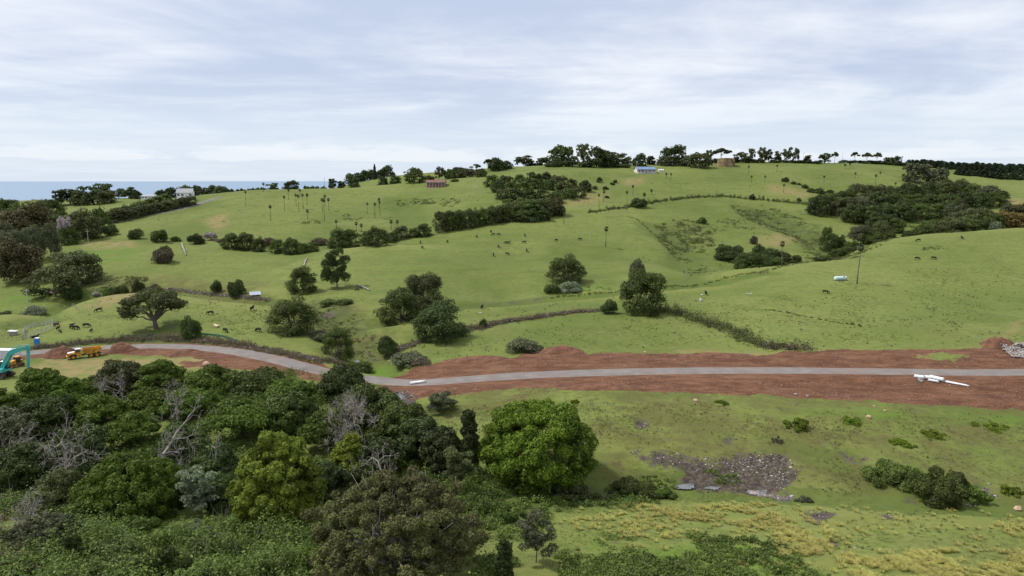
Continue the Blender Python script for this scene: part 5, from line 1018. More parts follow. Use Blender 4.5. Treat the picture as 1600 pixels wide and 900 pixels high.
# ------------------------------------------------------------------ paints
P_ = {'teal': mat('teal_paint', (0.045, 0.36, 0.36), 0.4, var=0.12, spec=0.5), 'yellow': mat('yellow_paint', (0.52, 0.25, 0.025), 0.55, var=0.32, spec=0.4, vscale=1.6), 'white': mat('white_paint', (0.60, 0.61, 0.62), 0.5, var=0.12),
  'tyre': mat('dusty_rubber', (0.045, 0.038, 0.034), 0.9, var=0.3), 'steel': mat('worn_steel', (0.16, 0.14, 0.125), 0.6, 0.4, var=0.3), 'black': mat('black_plastic', (0.02, 0.02, 0.022), 0.6), 'glass': mat('dark_glass', (0.02, 0.028, 0.034), 0.08, spec=0.8, var=0.05),
  'chrome': mat('polished_rod', (0.5, 0.5, 0.5), 0.25, 0.9), 'track': mat('muddy_track', (0.075, 0.055, 0.045), 0.9, var=0.35), 'blue': mat('bright_blue_plastic', (0.02, 0.22, 0.68), 0.45, var=0.06, spec=0.4), 'pvc': mat('white_plastic_pipe', (0.60, 0.62, 0.66), 0.45, var=0.10), 'concrete': mat('pale_concrete', (0.42, 0.42, 0.41), 0.85, var=0.12),
  'cream': mat('cream_wall', (0.62, 0.58, 0.52), 0.8, var=0.06), 'wall': mat('white_wall', (0.74, 0.74, 0.74), 0.8, var=0.04), 'brick': mat('red_brick', (0.27, 0.105, 0.07), 0.9, var=0.2, vscale=1.0), 'roofblue': mat('blue_grey_roof', (0.13, 0.20, 0.33), 0.5, var=0.1), 'roofgrey': mat('grey_roof', (0.27, 0.29, 0.32), 0.6, var=0.12),
  'roofpale': mat('pale_roof', (0.55, 0.53, 0.53), 0.6, var=0.1), 'roofbrown': mat('brown_tile_roof', (0.17, 0.085, 0.06), 0.8, var=0.2), 'tank': mat('rust_brown_tank', (0.27, 0.185, 0.105), 0.85, var=0.25, vscale=0.3), 'timber': mat('grey_timber', (0.30, 0.27, 0.235), 0.9, var=0.25, vscale=4), 'poly': mat('pale_aqua_tank', (0.48, 0.62, 0.62), 0.4, var=0.12),
  'netting': mat('teal_netting', (0.02, 0.14, 0.115), 0.8, var=0.2), 'galv': mat('galvanised_steel', (0.40, 0.42, 0.43), 0.55, 0.3, var=0.2), 'corr': mat('pale_corrugated_steel', (0.60, 0.63, 0.66), 0.5, var=0.08), 'lamp': mat('lamp_glass', (0.7, 0.68, 0.6), 0.2), 'grille': mat('dark_grille', (0.03, 0.03, 0.032), 0.6)}
def thing(name, label, cat, x, y, rz=0, group=None, dz=0.0, tilt=True):
    o = link(name, None, None, (x, y, float(ground(x, y)) + dz)); o.rotation_euler = (0, 0, R(rz)); return tag(o, label, cat, group)
def wheel(parent, x, y, z, r_, w_):
    t = MB(); prof = [(r_ * 0.58, -w_ / 2), (r_ * 0.92, -w_ / 2), (r_, -w_ * 0.36)] + [(r_, w_ * 0.36), (r_ * 0.92, w_ / 2), (r_ * 0.58, w_ / 2)]
    t.lathe(prof, 'y', 24)
    for i in range(20):       # tread lugs
        a = i * math.pi / 10; M = Matrix.Translation((0, 0, 0)) @ Matrix.Rotation(a, 4, 'Y'); t.box(-0.05, 0.05, -w_ * 0.42, w_ * 0.42, r_ * 0.97, r_ * 1.045, M)
    o = t.build('wheel', P_['tyre'], parent, (x, y, z), smooth=False)
    q = MB(); q.lathe([(0.001, -w_ * 0.40), (r_ * 0.28, -w_ * 0.40), (r_ * 0.30, -w_ * 0.30), (r_ * 0.52, -w_ * 0.30), (r_ * 0.585, -w_ * 0.46), (r_ * 0.585, w_ * 0.46), (r_ * 0.52, w_ * 0.30), (r_ * 0.30, w_ * 0.30), (r_ * 0.28, w_ * 0.40), (0.001, w_ * 0.40)], 'y', 24)
    q.build('rim', P_['yellow'], o, smooth=False); return o
# ------------------------------------------------------------------ articulated dump truck
x, y = hit(134, 558.5)
tr = TRK = thing('dump_truck', 'yellow six-wheeled dump truck with white cab roof beside the red soil heap', 'dump truck', x, y, 180 + 33)
fr = MB(); fr.box(0.6, 4.9, -0.45, 0.45, 0.85, 1.25, bev=0.04); fr.box(-4.6, 0.5, -0.42, 0.42, 0.95, 1.30, bev=0.04); fr.box(0.2, 0.8, -0.3, 0.3, 0.8, 1.4, bev=0.05); fr.box(-4.2, -1.0, -1.0, 1.0, 0.8, 1.0, bev=0.03); fr.build('frame', P_['steel'], tr)
bd = MB(); bd.prism([(2.7, 1.3), (5.0, 1.2), (5.15, 1.45), (5.1, 2.0), (2.9, 2.3)], -1.05, 1.05); bd.box(4.9, 5.45, -1.4, 1.4, 0.75, 1.25, bev=0.06)
for sy in (-1, 1):
    bd.prism([(2.1, 1.0), (2.3, 1.75), (2.9, 2.05), (3.9, 2.05), (4.6, 1.75), (4.9, 1.2), (4.65, 1.2), (4.4, 1.6), (3.8, 1.88), (3.0, 1.88), (2.5, 1.6), (2.3, 1.0)], sy * 1.0, sy * 1.5)
    bd.box(1.2, 2.3, sy * 0.5 if sy > 0 else -1.45, 1.45 if sy > 0 else sy * 0.5, 0.8, 1.6, bev=0.05)
bd.build('hood_body', P_['yellow'], tr)
wh = MB(); wh.prism([(2.95, 2.30), (5.05, 2.005), (5.0, 2.16), (2.95, 2.42)], -0.98, 0.98); wh.build('hood_top', P_['white'], tr)
g_ = MB(); g_.box(5.11, 5.17, -0.75, 0.75, 1.38, 1.92)
for i in range(6): g_.box(5.16, 5.20, -0.72, 0.72, 1.42 + i * 0.085, 1.46 + i * 0.085)
g_.build('grille', P_['grille'], tr)
for sy in (-1, 1): q = MB(); q.box(5.44, 5.50, sy * 1.12 - 0.2, sy * 1.12 + 0.2, 0.9, 1.12, bev=0.02); q.build('headlight', P_['lamp'], tr)
cb = MB(); cb.prism([(1.35, 1.35), (2.85, 1.35), (2.85, 2.15), (2.62, 3.12), (1.40, 3.12)], -0.78, 0.78); cb.build('cab', P_['yellow'], tr)
gl = MB(); gl.prism([(2.80, 2.22), (2.875, 2.22), (2.665, 3.06), (2.59, 3.06)], -0.70, 0.70)
for sy in (-1, 1): gl.prism([(1.52, 2.15), (2.68, 2.15), (2.50, 3.02), (1.52, 3.02)], sy * 0.775, sy * 0.80)
gl.build('window', P_['glass'], tr)
rf = MB(); rf.box(1.15, 2.85, -0.92, 0.92, 3.12, 3.32, bev=0.06); rf.build('cab_roof', P_['white'], tr)
for sy in (-1, 1): q = MB(); q.tube([(2.7, sy * 0.8, 2.4), (3.0, sy * 1.35, 2.7)], 0.03); q.box(2.96, 3.04, sy * 1.4 - 0.14, sy * 1.4 + 0.14, 2.35, 2.9, bev=0.02); q.build('mirror', P_['black'], tr)
dp = MB()                # dump body: open tray with sloping tail
side = [(0.9, 2.0), (0.75, 3.05), (0.35, 3.15), (-4.2, 3.05), (-5.1, 3.25), (-5.0, 2.95), (-3.6, 1.75), (-2.8, 1.45), (-0.6, 1.45)]
for sy in (-1, 1): dp.prism(side, sy * 1.38, sy * 1.50)
dp.prism([(0.95, 1.95), (0.78, 3.08), (0.66, 3.08), (0.82, 1.97)], -1.38, 1.38); dp.prism([(0.85, 1.95), (-0.6, 1.42), (-2.8, 1.42), (-3.6, 1.72), (-5.05, 3.0), (-5.05, 3.1), (-3.55, 1.86), (-2.8, 1.56), (-0.6, 1.56), (0.80, 2.07)], -1.38, 1.38)
for sy in (-1, 1):
    for i, xx in enumerate((0.2, -1.0, -2.2, -3.4)): dp.box(xx - 0.06, xx + 0.06, sy * 1.50 - (0.0 if sy > 0 else 0.09), sy * 1.50 + (0.09 if sy > 0 else 0.0), 1.62 if xx > -3 else 1.9, 3.0)
    dp.box(-4.5, 0.8, sy * 1.50 - (0 if sy > 0 else 0.12), sy * 1.50 + (0.12 if sy > 0 else 0), 3.0, 3.14)
dp.build('dump_body', P_['yellow'], tr)
for sy in (-1, 1):
    for xx in (3.5, -1.55, -3.3): wheel(tr, xx, sy * 1.18, 0.86, 0.86, 0.62)
for sy in (-1, 1): q = MB(); q.tube([(0.5, sy * 1.05, 1.25), (-1.9, sy * 1.15, 1.9)], 0.10, 8); q.build('tipping_cylinder', P_['steel'], tr)
q = MB(); q.tube([(1.2, -0.9, 1.6), (1.2, -0.9, 3.5), (1.1, -0.9, 3.65)], 0.08, 8); q.build('exhaust_pipe', P_['steel'], tr)
TRK.scale = (0.78, 0.78, 0.78)
# ------------------------------------------------------------------ excavator
x, y = hit(3, 590)
ex = thing('excavator', 'teal excavator with raised arched boom, cut by the left edge', 'excavator', x - 0.5, y, -6, dz=0.1); ex.scale = (1.08, 1.08, 1.12)
for sy in (-1, 1):
    t = MB(); ov = [(-2.0, 0.0), (1.9, 0.0), (2.35, 0.18), (2.5, 0.48), (2.35, 0.78), (1.9, 0.95), (-2.0, 0.95), (-2.45, 0.78), (-2.6, 0.48), (-2.45, 0.18)]
    t.prism(ov, sy * 1.25 - 0.3, sy * 1.25 + 0.3)
    for i in range(22): xx = -2.1 + i * 0.19; t.box(xx, xx + 0.08, sy * 1.25 - 0.33, sy * 1.25 + 0.33, 0.94, 1.0); t.box(xx, xx + 0.08, sy * 1.25 - 0.33, sy * 1.25 + 0.33, -0.04, 0.01)
    tk = t.build('track', P_['track'], ex); q = MB()
    for i in range(7): q.lathe([(0.001, -0.32), (0.2, -0.32), (0.2, 0.32), (0.001, 0.32)], 'y', 12, Matrix.Translation((-1.7 + i * 0.58, sy * 1.25, 0.26)))
    q.lathe([(0.001, -0.33), (0.36, -0.33), (0.36, 0.33), (0.001, 0.33)], 'y', 16, Matrix.Translation((2.05, sy * 1.25, 0.48))); q.build('roller', P_['steel'], tk)
u = MB(); u.box(-1.0, 1.2, -0.9, 0.9, 0.5, 1.1, bev=0.05); u.lathe([(0.001, 1.1), (0.85, 1.1), (0.85, 1.28), (0.001, 1.28)], 'z', 24); u.build('undercarriage', P_['steel'], ex)
bo = MB(); bo.box(-2.9, 1.9, -1.35, 1.35, 1.28, 1.75, bev=0.06); bo.box(-2.6, 0.1, -1.35, 0.2, 1.75, 2.5, bev=0.10); bo.box(-2.6, -0.4, 0.2, 1.3, 1.75, 2.45, bev=0.10); bo.box(0.5, 1.85, -1.3, -0.35, 1.75, 2.05, bev=0.05); bo.build('body', P_['teal'], ex)
cw = MB(); cw.prism([(-3.35, 1.45), (-2.9, 1.35), (-2.6, 1.35), (-2.6, 2.5), (-3.1, 2.5), (-3.35, 2.2)], -1.34, 1.34); cw.build('counterweight', P_['white'], ex)
cab = MB(); cab.prism([(-0.1, 1.75), (1.75, 1.75), (1.82, 2.3), (1.45, 3.15), (-0.1, 3.15)], 0.42, 1.34); cb_ = cab.build('cab', P_['black'], ex); q = MB(); q.prism([(0.1, 2.15), (1.70, 2.15), (1.40, 3.05), (0.1, 3.05)], 0.405, 0.425); q.prism([(0.1, 2.15), (1.70, 2.15), (1.40, 3.05), (0.1, 3.05)], 1.335, 1.355); q.prism([(1.74, 1.9), (1.80, 1.9), (1.85, 2.3), (1.52, 3.08), (1.46, 3.08), (1.79, 2.3)], 0.5, 1.26); q.build('window', P_['glass'], cb_)
q = MB(); q.box(-0.2, 1.5, 0.38, 1.38, 3.15, 3.25, bev=0.03); q.build('cab_roof', P_['white'], ex)
boom = MB(); boom.prism([(0.6, 1.75), (1.0, 1.65), (3.2, 4.4), (4.0, 5.15), (7.5, 6.35), (7.65, 6.65), (7.45, 6.9), (3.6, 6.05), (2.7, 5.35), (0.55, 2.2)], -0.28, 0.28); boom.build('boom', P_['teal'], ex)
stk = MB(); stk.prism([(7.2, 7.2), (7.6, 7.05), (7.8, 6.5), (7.2, 2.2), (6.95, 2.1), (6.85, 2.4), (7.2, 6.2)], -0.18, 0.18); stk.build('stick', P_['teal'], ex)
for sy in (-1, 1):
    q = MB(); q.tube([(1.4, sy * 0.5, 1.75), (2.5, sy * 0.45, 3.5)], 0.11, 8); q.build('boom_cylinder', P_['teal'], ex); q = MB(); q.tube([(2.5, sy * 0.45, 3.5), (3.4, sy * 0.4, 4.9)], 0.055, 8); q.build('piston_rod', P_['chrome'], ex)
q = MB(); q.tube([(3.8, 0, 6.3), (5.9, 0, 7.05)], 0.11, 8); q.build('stick_cylinder', P_['teal'], ex); q = MB(); q.tube([(5.9, 0, 7.05), (7.35, 0, 7.22)], 0.055, 8); q.build('piston_rod', P_['chrome'], ex)
bk = MB(); bk.prism([(7.4, 2.3), (7.3, 1.5), (6.9, 0.9), (6.2, 0.7), (5.7, 1.0), (5.62, 1.1), (6.2, 0.85), (6.8, 1.05), (7.1, 1.6), (6.9, 2.2)], -0.55, 0.55)
for sy in (-1, 1): bk.prism([(7.35, 2.2), (7.25, 1.5), (6.85, 0.95), (6.2, 0.75), (5.7, 1.05), (6.9, 2.2)], sy * 0.52, sy * 0.58)
for i in range(5): bk.box(5.45, 5.75, -0.5 + i * 0.23, -0.40 + i * 0.23, 1.0, 1.10)
bk.build('bucket', P_['steel'], ex)
# ------------------------------------------------------------------ yellow bulldozer behind the excavator
x, y = hit(25, 573)
dz = thing('bulldozer', 'small yellow bulldozer behind the excavator boom', 'bulldozer', x, y, 250)
for sy in (-1, 1): t = MB(); t.prism([(-1.3, 0), (1.3, 0), (1.6, 0.35), (1.45, 0.75), (-1.45, 0.75), (-1.65, 0.35)], sy * 0.75 - 0.22, sy * 0.75 + 0.22); t.build('track', P_['track'], dz)
t = MB(); t.box(-1.4, 1.5, -0.52, 0.52, 0.5, 1.0, bev=0.05); t.prism([(0.1, 1.0), (1.55, 1.0), (1.55, 1.6), (0.1, 1.8)], -0.5, 0.5); t.box(-1.5, -0.9, -0.8, 0.8, 0.9, 1.6, bev=0.08); t.build('body', P_['yellow'], dz)
t = MB(); t.prism([(-0.95, 1.0), (0.1, 1.0), (0.15, 1.8), (0.0, 2.45), (-0.9, 2.45)], -0.62, 0.62); c_ = t.build('cab', P_['black'], dz); q = MB(); q.prism([(-0.8, 1.7), (0.0, 1.7), (-0.1, 2.38), (-0.8, 2.38)], -0.64, 0.64); q.build('window', P_['glass'], c_)
t = MB(); t.box(-1.05, 0.15, -0.72, 0.72, 2.45, 2.56, bev=0.03); t.build('cab_roof', P_['yellow'], dz)
t = MB(); t.prism([(2.0, 0.1), (2.12, 0.15), (2.0, 0.55), (2.1, 1.1), (1.98, 1.12), (1.88, 0.55)], -1.35, 1.35); t.build('blade', P_['yellow'], dz)
for sy in (-1, 1): t = MB(); t.box(0.2, 1.95, sy * 1.05 - 0.06, sy * 1.05 + 0.06, 0.3, 0.45); t.build('push_arm', P_['yellow'], dz)
t = MB()
for i in range(5): t.box(1.555, 1.58, -0.42, 0.42, 1.06 + i * 0.1, 1.11 + i * 0.1)
t.build('grille', P_['grille'], dz)
# ------------------------------------------------------------------ portable toilet, container shed, yards
x, y = hit(58.5, 541); to = thing('portable_toilet', 'bright blue portable toilet with white roof behind the excavator boom', 'portable toilet', x, y, 12, dz=0.02)
t = MB(); t.box(-0.62, 0.62, -0.62, 0.62, 0.0, 0.12, bev=0.03); t.build('base', P_['black'], to)
t = MB(); t.box(-0.56, 0.56, -0.56, 0.56, 0.12, 2.15, bev=0.04)
for sx in (-0.42, -0.14, 0.14, 0.42): t.box(sx - 0.04, sx + 0.04, -0.585, -0.562, 0.3, 1.9); t.box(-0.585, -0.562, sx - 0.04, sx + 0.04, 0.3, 1.9)
t.build('cabin', P_['blue'], to)
t = MB(); t.box(-0.40, 0.40, 0.565, 0.60, 0.18, 2.0, bev=0.01); t.build('door', P_['blue'], to)
t = MB(); t.prism([(-0.64, 2.15), (0.64, 2.15), (0.60, 2.27), (0.30, 2.40), (-0.30, 2.40), (-0.60, 2.27)], -0.62, 0.62); t.build('roof', P_['white'], to)
x, y = hit(12, 563); sh = thing('site_container', 'pale corrugated site container at the left edge behind the excavator', 'container', x - 1.0, y + 1.2, -4, dz=0.05)
n_c = 30; zz = []
t = MB(); pf = []
for i in range(n_c * 2 + 1): pf.append((-3.03 + i * 6.06 / (n_c * 2), -1.22 + (0.04 if i % 2 else 0)))
for i in range(len(pf) - 1):
    (x0, y0), (x1, y1) = pf[i], pf[i + 1]; t.addf([(x0, y0, 0.15), (x1, y1, 0.15), (x1, y1, 2.45), (x0, y0, 2.45)], [[0, 1, 2, 3]])
t.box(-3.0, 3.0, -1.16, 1.2, 0.15, 2.45); t.build('wall', P_['corr'], sh)
t = MB(); t.box(-3.05, 3.05, -1.24, 1.24, 2.45, 2.58, bev=0.02); t.build('roof', P_['white'], sh); t = MB(); t.box(-3.05, 3.05, -1.24, 1.24, 0.0, 0.15, bev=0.02); t.build('base_rail', P_['steel'], sh)
for sx in (-0.6, 0.6): t = MB(); t.box(3.0, 3.05, sx - 0.57, sx + 0.57, 0.2, 2.4, bev=0.01); t.build('door', P_['corr'], sh)
# ------------------------------------------------------------------ fences
def fence(name, pts, hgt, gap, rails, m_, label, rr=0.02, pr=0.05, panel=None, cat='fence'):
    P = smooth_line(hits(pts), gap, 2); z = ground(P[:, 0], P[:, 1]); o = link(name, None, None, (P[0][0], P[0][1], z[0])); off = np.array([P[0][0], P[0][1], z[0]])
    q = np.column_stack([P, z]) - off
    for p in q[:100]: b_ = MB(); b_.tube([p - [0, 0, 0.2], p + [0, 0, hgt]], pr, 5); b_.build('post', m_, o)
    b_ = MB()
    for k in range(rails): b_.tube(q + [0, 0, hgt * (k + 0.7) / rails], rr, 4)
    b_.build('rail', m_, o)
    if panel:
        V = np.concatenate([q + [0, 0, 0.03], q + [0, 0, hgt * 0.9]]); k = len(q); b_ = MB(); b_.add(V, np.array([[i, i + 1, k + i + 1, k + i] for i in range(k - 1)])); b_.add(V + [0, 0.03, 0], np.array([[i, i + 1, k + i + 1, k + i] for i in range(k - 1)])); b_.build('netting', panel, o)
    return tag(o, label, cat)
fence('cattle_yard', [(40,516),(55,511),(70,508),(84,507)], 1.5, 1.4, 5, P_['galv'], 'upper side of the pale steel cattle yards beside the herd', 0.035, 0.06)
fence('cattle_yard', [(36,531),(50,526),(68,520),(85,512)], 1.5, 1.4, 5, P_['galv'], 'lower side of the pale steel cattle yards behind the blue toilet', 0.035, 0.06)
fence('cattle_yard', [(36,531),(38,524),(40,516)], 1.5, 1.0, 5, P_['galv'], 'left end panel of the pale steel cattle yards', 0.035, 0.06)
fence('silt_fence', [(196,526),(215,526),(235,526),(248,525)], 0.55, 1.8, 1, P_['netting'], 'low teal netting strip above the road, left of the leaning shrub', 0.02, 0.03, P_['netting'])
fence('silt_fence', [(315,523),(340,525),(357,529),(372,535)], 0.55, 1.8, 1, P_['netting'], 'low teal netting strip above the road, right of the leaning shrub', 0.02, 0.03, P_['netting'])
fence('post_and_wire_fence', [(178,351),(205,346),(240,341),(280,333),(312,324),(335,316)], 1.3, 4.5, 3, P_['timber'], 'long fence between the avenue lane and the green hill', 0.02, 0.09)
fence('post_and_wire_fence', [(100,480),(125,492),(140,484),(157,472)], 1.2, 3.5, 2, P_['timber'], 'thin grey wire fence on the rim above the herd', 0.015, 0.06)
fence('post_and_wire_fence', [(0,533),(28,530),(60,535)], 1.2, 3.5, 3, P_['timber'], 'wire fence at the left behind the container', 0.015, 0.06)
fence('post_and_wire_fence', [(845,496),(900,484),(940,477)], 1.2, 4, 2, P_['timber'], 'wire fence just above the stone wall in the centre', 0.015, 0.06)
# ------------------------------------------------------------------ poles
def pole(px, top, base, label, arm=True, m_=None, r0=0.14):
    x, y = hit(px, base); _, S = pix(px, top); z = float(ground(x, y)); H = CZ + S * y - z; o = link('power_pole', None, None, (x, y, z)); t = MB(); t.tube([(0, 0, -0.2), (0, 0, H)], [r0 * 1.15, r0 * 0.8], 8); t.build('post', m_ or P_['timber'], o)
    if arm:
        t = MB(); t.box(-1.15, 1.15, -0.07, 0.07, H - 0.75, H - 0.58); t.build('crossarm', m_ or P_['timber'], o)
        for sx in (-1.0, -0.4, 0.4, 1.0): t = MB(); t.lathe([(0.05, H - 0.58), (0.07, H - 0.5), (0.04, H - 0.42), (0.06, H - 0.36), (0.001, H - 0.34)], 'z', 8, Matrix.Translation((sx, 0, 0))); t.build('insulator', P_['white'], o)
    return tag(o, label, 'pole', None)
pole(44, 452, 480, 'pale pole with crossarm at lower left above the herd', m_=P_['concrete'])
pole(138, 360, 379, 'pole with crossarm in the bare yard at left', m_=P_['concrete'])
pole(169.5, 327, 346, 'pole at the near end of the tree avenue')
pole(746, 280, 297, 'pale pole on the green brow right of the brick house', False, P_['concrete'])
pole(507, 277, 288, 'pole on the skyline left of the crest trees', False)
pole(1316, 238, 251, 'thin pole on the bare right skyline', False)
pole(381, 323, 342, 'pale stump pole on the seaward hill', False, P_['concrete'])
pole(1071, 405, 447, 'thin tall pole in front of the ferny slope', False, r0=0.08)
pole(921, 362, 379, 'short pale post in the cow pasture left of the lone palm', False, P_['concrete'], 0.10)
pole(838, 263, 278, 'pale pole on the green terrace under the hilltop', False, P_['concrete'], 0.10)
pole(336, 288, 300, 'thin mast near the white house', False, r0=0.12)
pole(1255, 238, 252, 'pole beside the twin gums on the skyline', True, r0=0.12)
# ------------------------------------------------------------------ houses
def house(px, base, wpx, hpx, roof, wall, label, name='farm_house', rz=0, D=None, depth=0.6, rh=0.38, win=4, veranda=False, gable='x'):
    if D is None: x, y = hit(px, base)
    else: a, _ = pix(px, base); x, y = a * D, D
    W = wpx * y / FPX; H = hpx * y / FPX; dp_ = W * depth; wh_ = H * (1 - rh); z0 = float(ground(x, y)); o = thing(name, label, 'house', x, y + dp_ / 2, rz); o.location.z = z0 - 0.1
    t = MB(); w2 = W / 2 * 0.95; d2 = dp_ / 2 * 0.92; t.box(-w2, w2, -d2, d2, -1.0, wh_, bev=0.03)
    for sx in (-1, 1): t.addf([(sx * w2, -d2, wh_), (sx * w2, d2, wh_), (sx * w2, 0, H * 0.96)], [[0, 1, 2]])
    t.build('wall', P_[wall], o)
    t = MB(); th = 0.15
    for sy in (-1, 1):
        a0 = (sy * dp_ / 2 * 1.05, wh_ - 0.12); a1 = (0, H)
        V = [(sx * W / 2 * 1.02, yy, zz_) for sx in (-1, 1) for yy, zz_ in (a0, a1, (a1[0], a1[1] + th), (a0[0], a0[1] + th))]; t.addf(V, [[0, 1, 2, 3], [7, 6, 5, 4], [0, 4, 5, 1], [3, 2, 6, 7], [0, 3, 7, 4], [1, 5, 6, 2]])
    t.build('roof', P_[roof], o)
    for i in range(win):
        xx = -w2 + (i + 0.5) * 2 * w2 / win; ww = min(0.9, w2 / win * 0.55)
        if i == win // 2: t = MB(); t.box(xx - 0.5, xx + 0.5, -d2 - 0.06, -d2 + 0.02, 0.1, min(2.2, wh_ - 0.2)); t.build('door', P_['timber'], o); continue
        f = MB(); f.box(xx - ww - 0.08, xx + ww + 0.08, -d2 - 0.06, -d2 + 0.02, wh_ * 0.38, wh_ * 0.82); fo = f.build('window', P_['white'], o); g = MB(); g.box(xx - ww, xx + ww, -d2 - 0.08, -d2 - 0.055, wh_ * 0.41, wh_ * 0.79); g.build('pane', P_['glass'], fo)
    if veranda:
        t = MB(); t.box(-w2, w2, -d2 - 2.2, -d2 - 0.07, wh_ * 0.92, wh_ * 0.98); t.build('veranda_roof', P_[roof if roof != 'roofbrown' else 'white'], o)
        t = MB(); t.box(-w2, w2, -d2 - 2.3, -d2 - 0.07, -0.6, 0.15); t.build('veranda_deck', P_['concrete'], o)
        for i in range(7): xx = -w2 + 0.1 + i * (2 * w2 - 0.2) / 6; t = MB(); t.box(xx - 0.08, xx + 0.08, -d2 - 2.2, -d2 - 2.04, 0.15, wh_ * 0.92); t.build('veranda_post', P_['white'], o)
    return o
house(1009, 271, 31, 10, 'roofblue', 'cream', 'low cream farmhouse with blue roof on the upper hill', veranda=True, rz=8, win=5)
house(1033, 268.5, 8, 4, 'roofpale', 'wall', 'tiny white shed right of the blue roofed house', 'farm_shed', win=2)
bh = house(681, 293, 30, 11.5, 'roofbrown', 'brick', 'brick house with white veranda at the head of the valley', veranda=True, win=5, rh=0.25)
house(287, 311, 24, 14, 'roofgrey', 'wall', 'white two-storey house with grey roof at left', D=585, rz=10, win=4, rh=0.45)
house(231, 308, 22, 7, 'roofgrey', 'wall', 'low grey roofed house between the avenue and the sea', D=620, rz=-6, win=4, rh=0.35)
house(109, 329, 32, 8.5, 'roofpale', 'cream', 'low house with pale pinkish roof among the left trees', D=440, rz=8, win=4, rh=0.5)
house(923, 256, 15, 5, 'roofpale', 'wall', 'pale roofed shed under the tallest gum on the hilltop', 'farm_shed', D=735, win=2)
house(852, 261, 7, 4, 'roofpale', 'wall', 'tiny white shed at the left of the hilltop terrace', 'farm_shed', D=720, win=2)
house(968, 256, 7, 3.5, 'roofgrey', 'wall', 'small white shed in the skyline trees right of the pale trunked gum', 'farm_shed', D=725, win=2)
# round water tank
x, y = hit(1138, 261); Dk = y; a, _ = pix(1138, 255); rk = 13 * y / FPX; zt = CZ + pix(1138, 247.5)[1] * y; z0 = float(ground(x, y + rk)); Hk = zt - z0
tk = thing('water_tank', 'large rust brown round water tank on the hilltop', 'water tank', x, y + rk); tk.location.z = z0
t = MB(); t.lathe([(rk, -1.5), (rk, Hk), (rk * 1.02, Hk), (rk * 1.02, Hk + 0.2), (rk * 0.98, Hk + 0.22), (0.001, Hk + 0.9)], 'z', 40); t.build('tank_shell', P_['tank'], tk, smooth=False)
t = MB(); t.tube([(rk * 0.2, -rk * 1.02, Hk + 0.1), (rk * 0.6, -rk * 0.92, Hk * 0.55), (rk * 0.9, -rk * 0.62, 0.0)], 0.28, 5); t.build('stair', P_['black'], tk)
t = MB(); t.lathe([(rk * 1.005, Hk * 0.5), (rk * 1.02, Hk * 0.5), (rk * 1.02, Hk * 0.5 + 0.2), (rk * 1.005, Hk * 0.5 + 0.2)], 'z', 40); t.build('hoop', P_['steel'], tk)
# ------------------------------------------------------------------ pipes beside the road
def pipe(p0, p1, r_, name, label, group=None, m_=None, sock=True):
    (x0, y0), (x1, y1) = hit(*p0), hit(*p1); z0 = float(ground(x0, y0)) + r_ + 0.04; z1 = float(ground(x1, y1)) + r_ + 0.04; o = link(name, None, None, (x0, y0, z0)); q = Vector((x1 - x0, y1 - y0, z1 - z0)); Ln = q.length; o.rotation_euler = q.to_track_quat('X', 'Z').to_euler()
    t = MB(); t.lathe([(r_ * 0.88, 0), (r_, 0), (r_, Ln - 0.5), (r_ * (1.12 if sock else 1), Ln - 0.45), (r_ * (1.12 if sock else 1), Ln), (r_ * 0.9, Ln), (r_ * 0.88, Ln - 0.4), (r_ * 0.88, 0)], 'x', 18); t.build('barrel', m_ or P_['pvc'], o, smooth=True)
    return tag(o, label, 'pipe', group)
gp = 'white pipes stacked at the road edge'
pipe((1428,590), (1444,592.5), 0.36, 'drain_pipe', 'short thick white pipe at the left end of the pipe pile', gp)
pipe((1444,592), (1462,594), 0.40, 'drain_pipe', 'thick white pipe in the middle of the pipe pile', gp)
pipe((1452,592), (1474,597.5), 0.44, 'drain_pipe', 'longest thick white pipe at the right of the pipe pile', gp)
pipe((1450,595.5), (1466,599), 0.26, 'drain_pipe', 'thinner white pipe lying on the near side of the pile', gp)
pipe((1472,597), (1514,605), 0.17, 'drain_pipe', 'long thin white pipe pointing away from the pile', gp)
pipe((1472,595.5), (1511,603), 0.12, 'drain_pipe', 'thinnest white pipe behind the long thin one', gp)
pipe((641,601.5), (665,598.5), 0.34, 'culvert_pipe', 'single white culvert pipe lying on the dirt by the creek crossing', None, sock=False)
x, y = hit(1438, 597); dk = thing('pit_lid', 'round pale drainage pit lid leaning on the white pipes', 'pit lid', x, y, 0, dz=0.55); dk.rotation_euler = (R(62), 0, R(15)); t = MB(); t.lathe([(0.001, -0.05), (0.55, -0.05), (0.58, 0), (0.55, 0.05), (0.001, 0.05)], 'z', 24)
for i in range(5): t.box(-0.4, 0.4, -0.34 + i * 0.16, -0.28 + i * 0.16, 0.05, 0.08)
t.build('lid', P_['concrete'], dk)
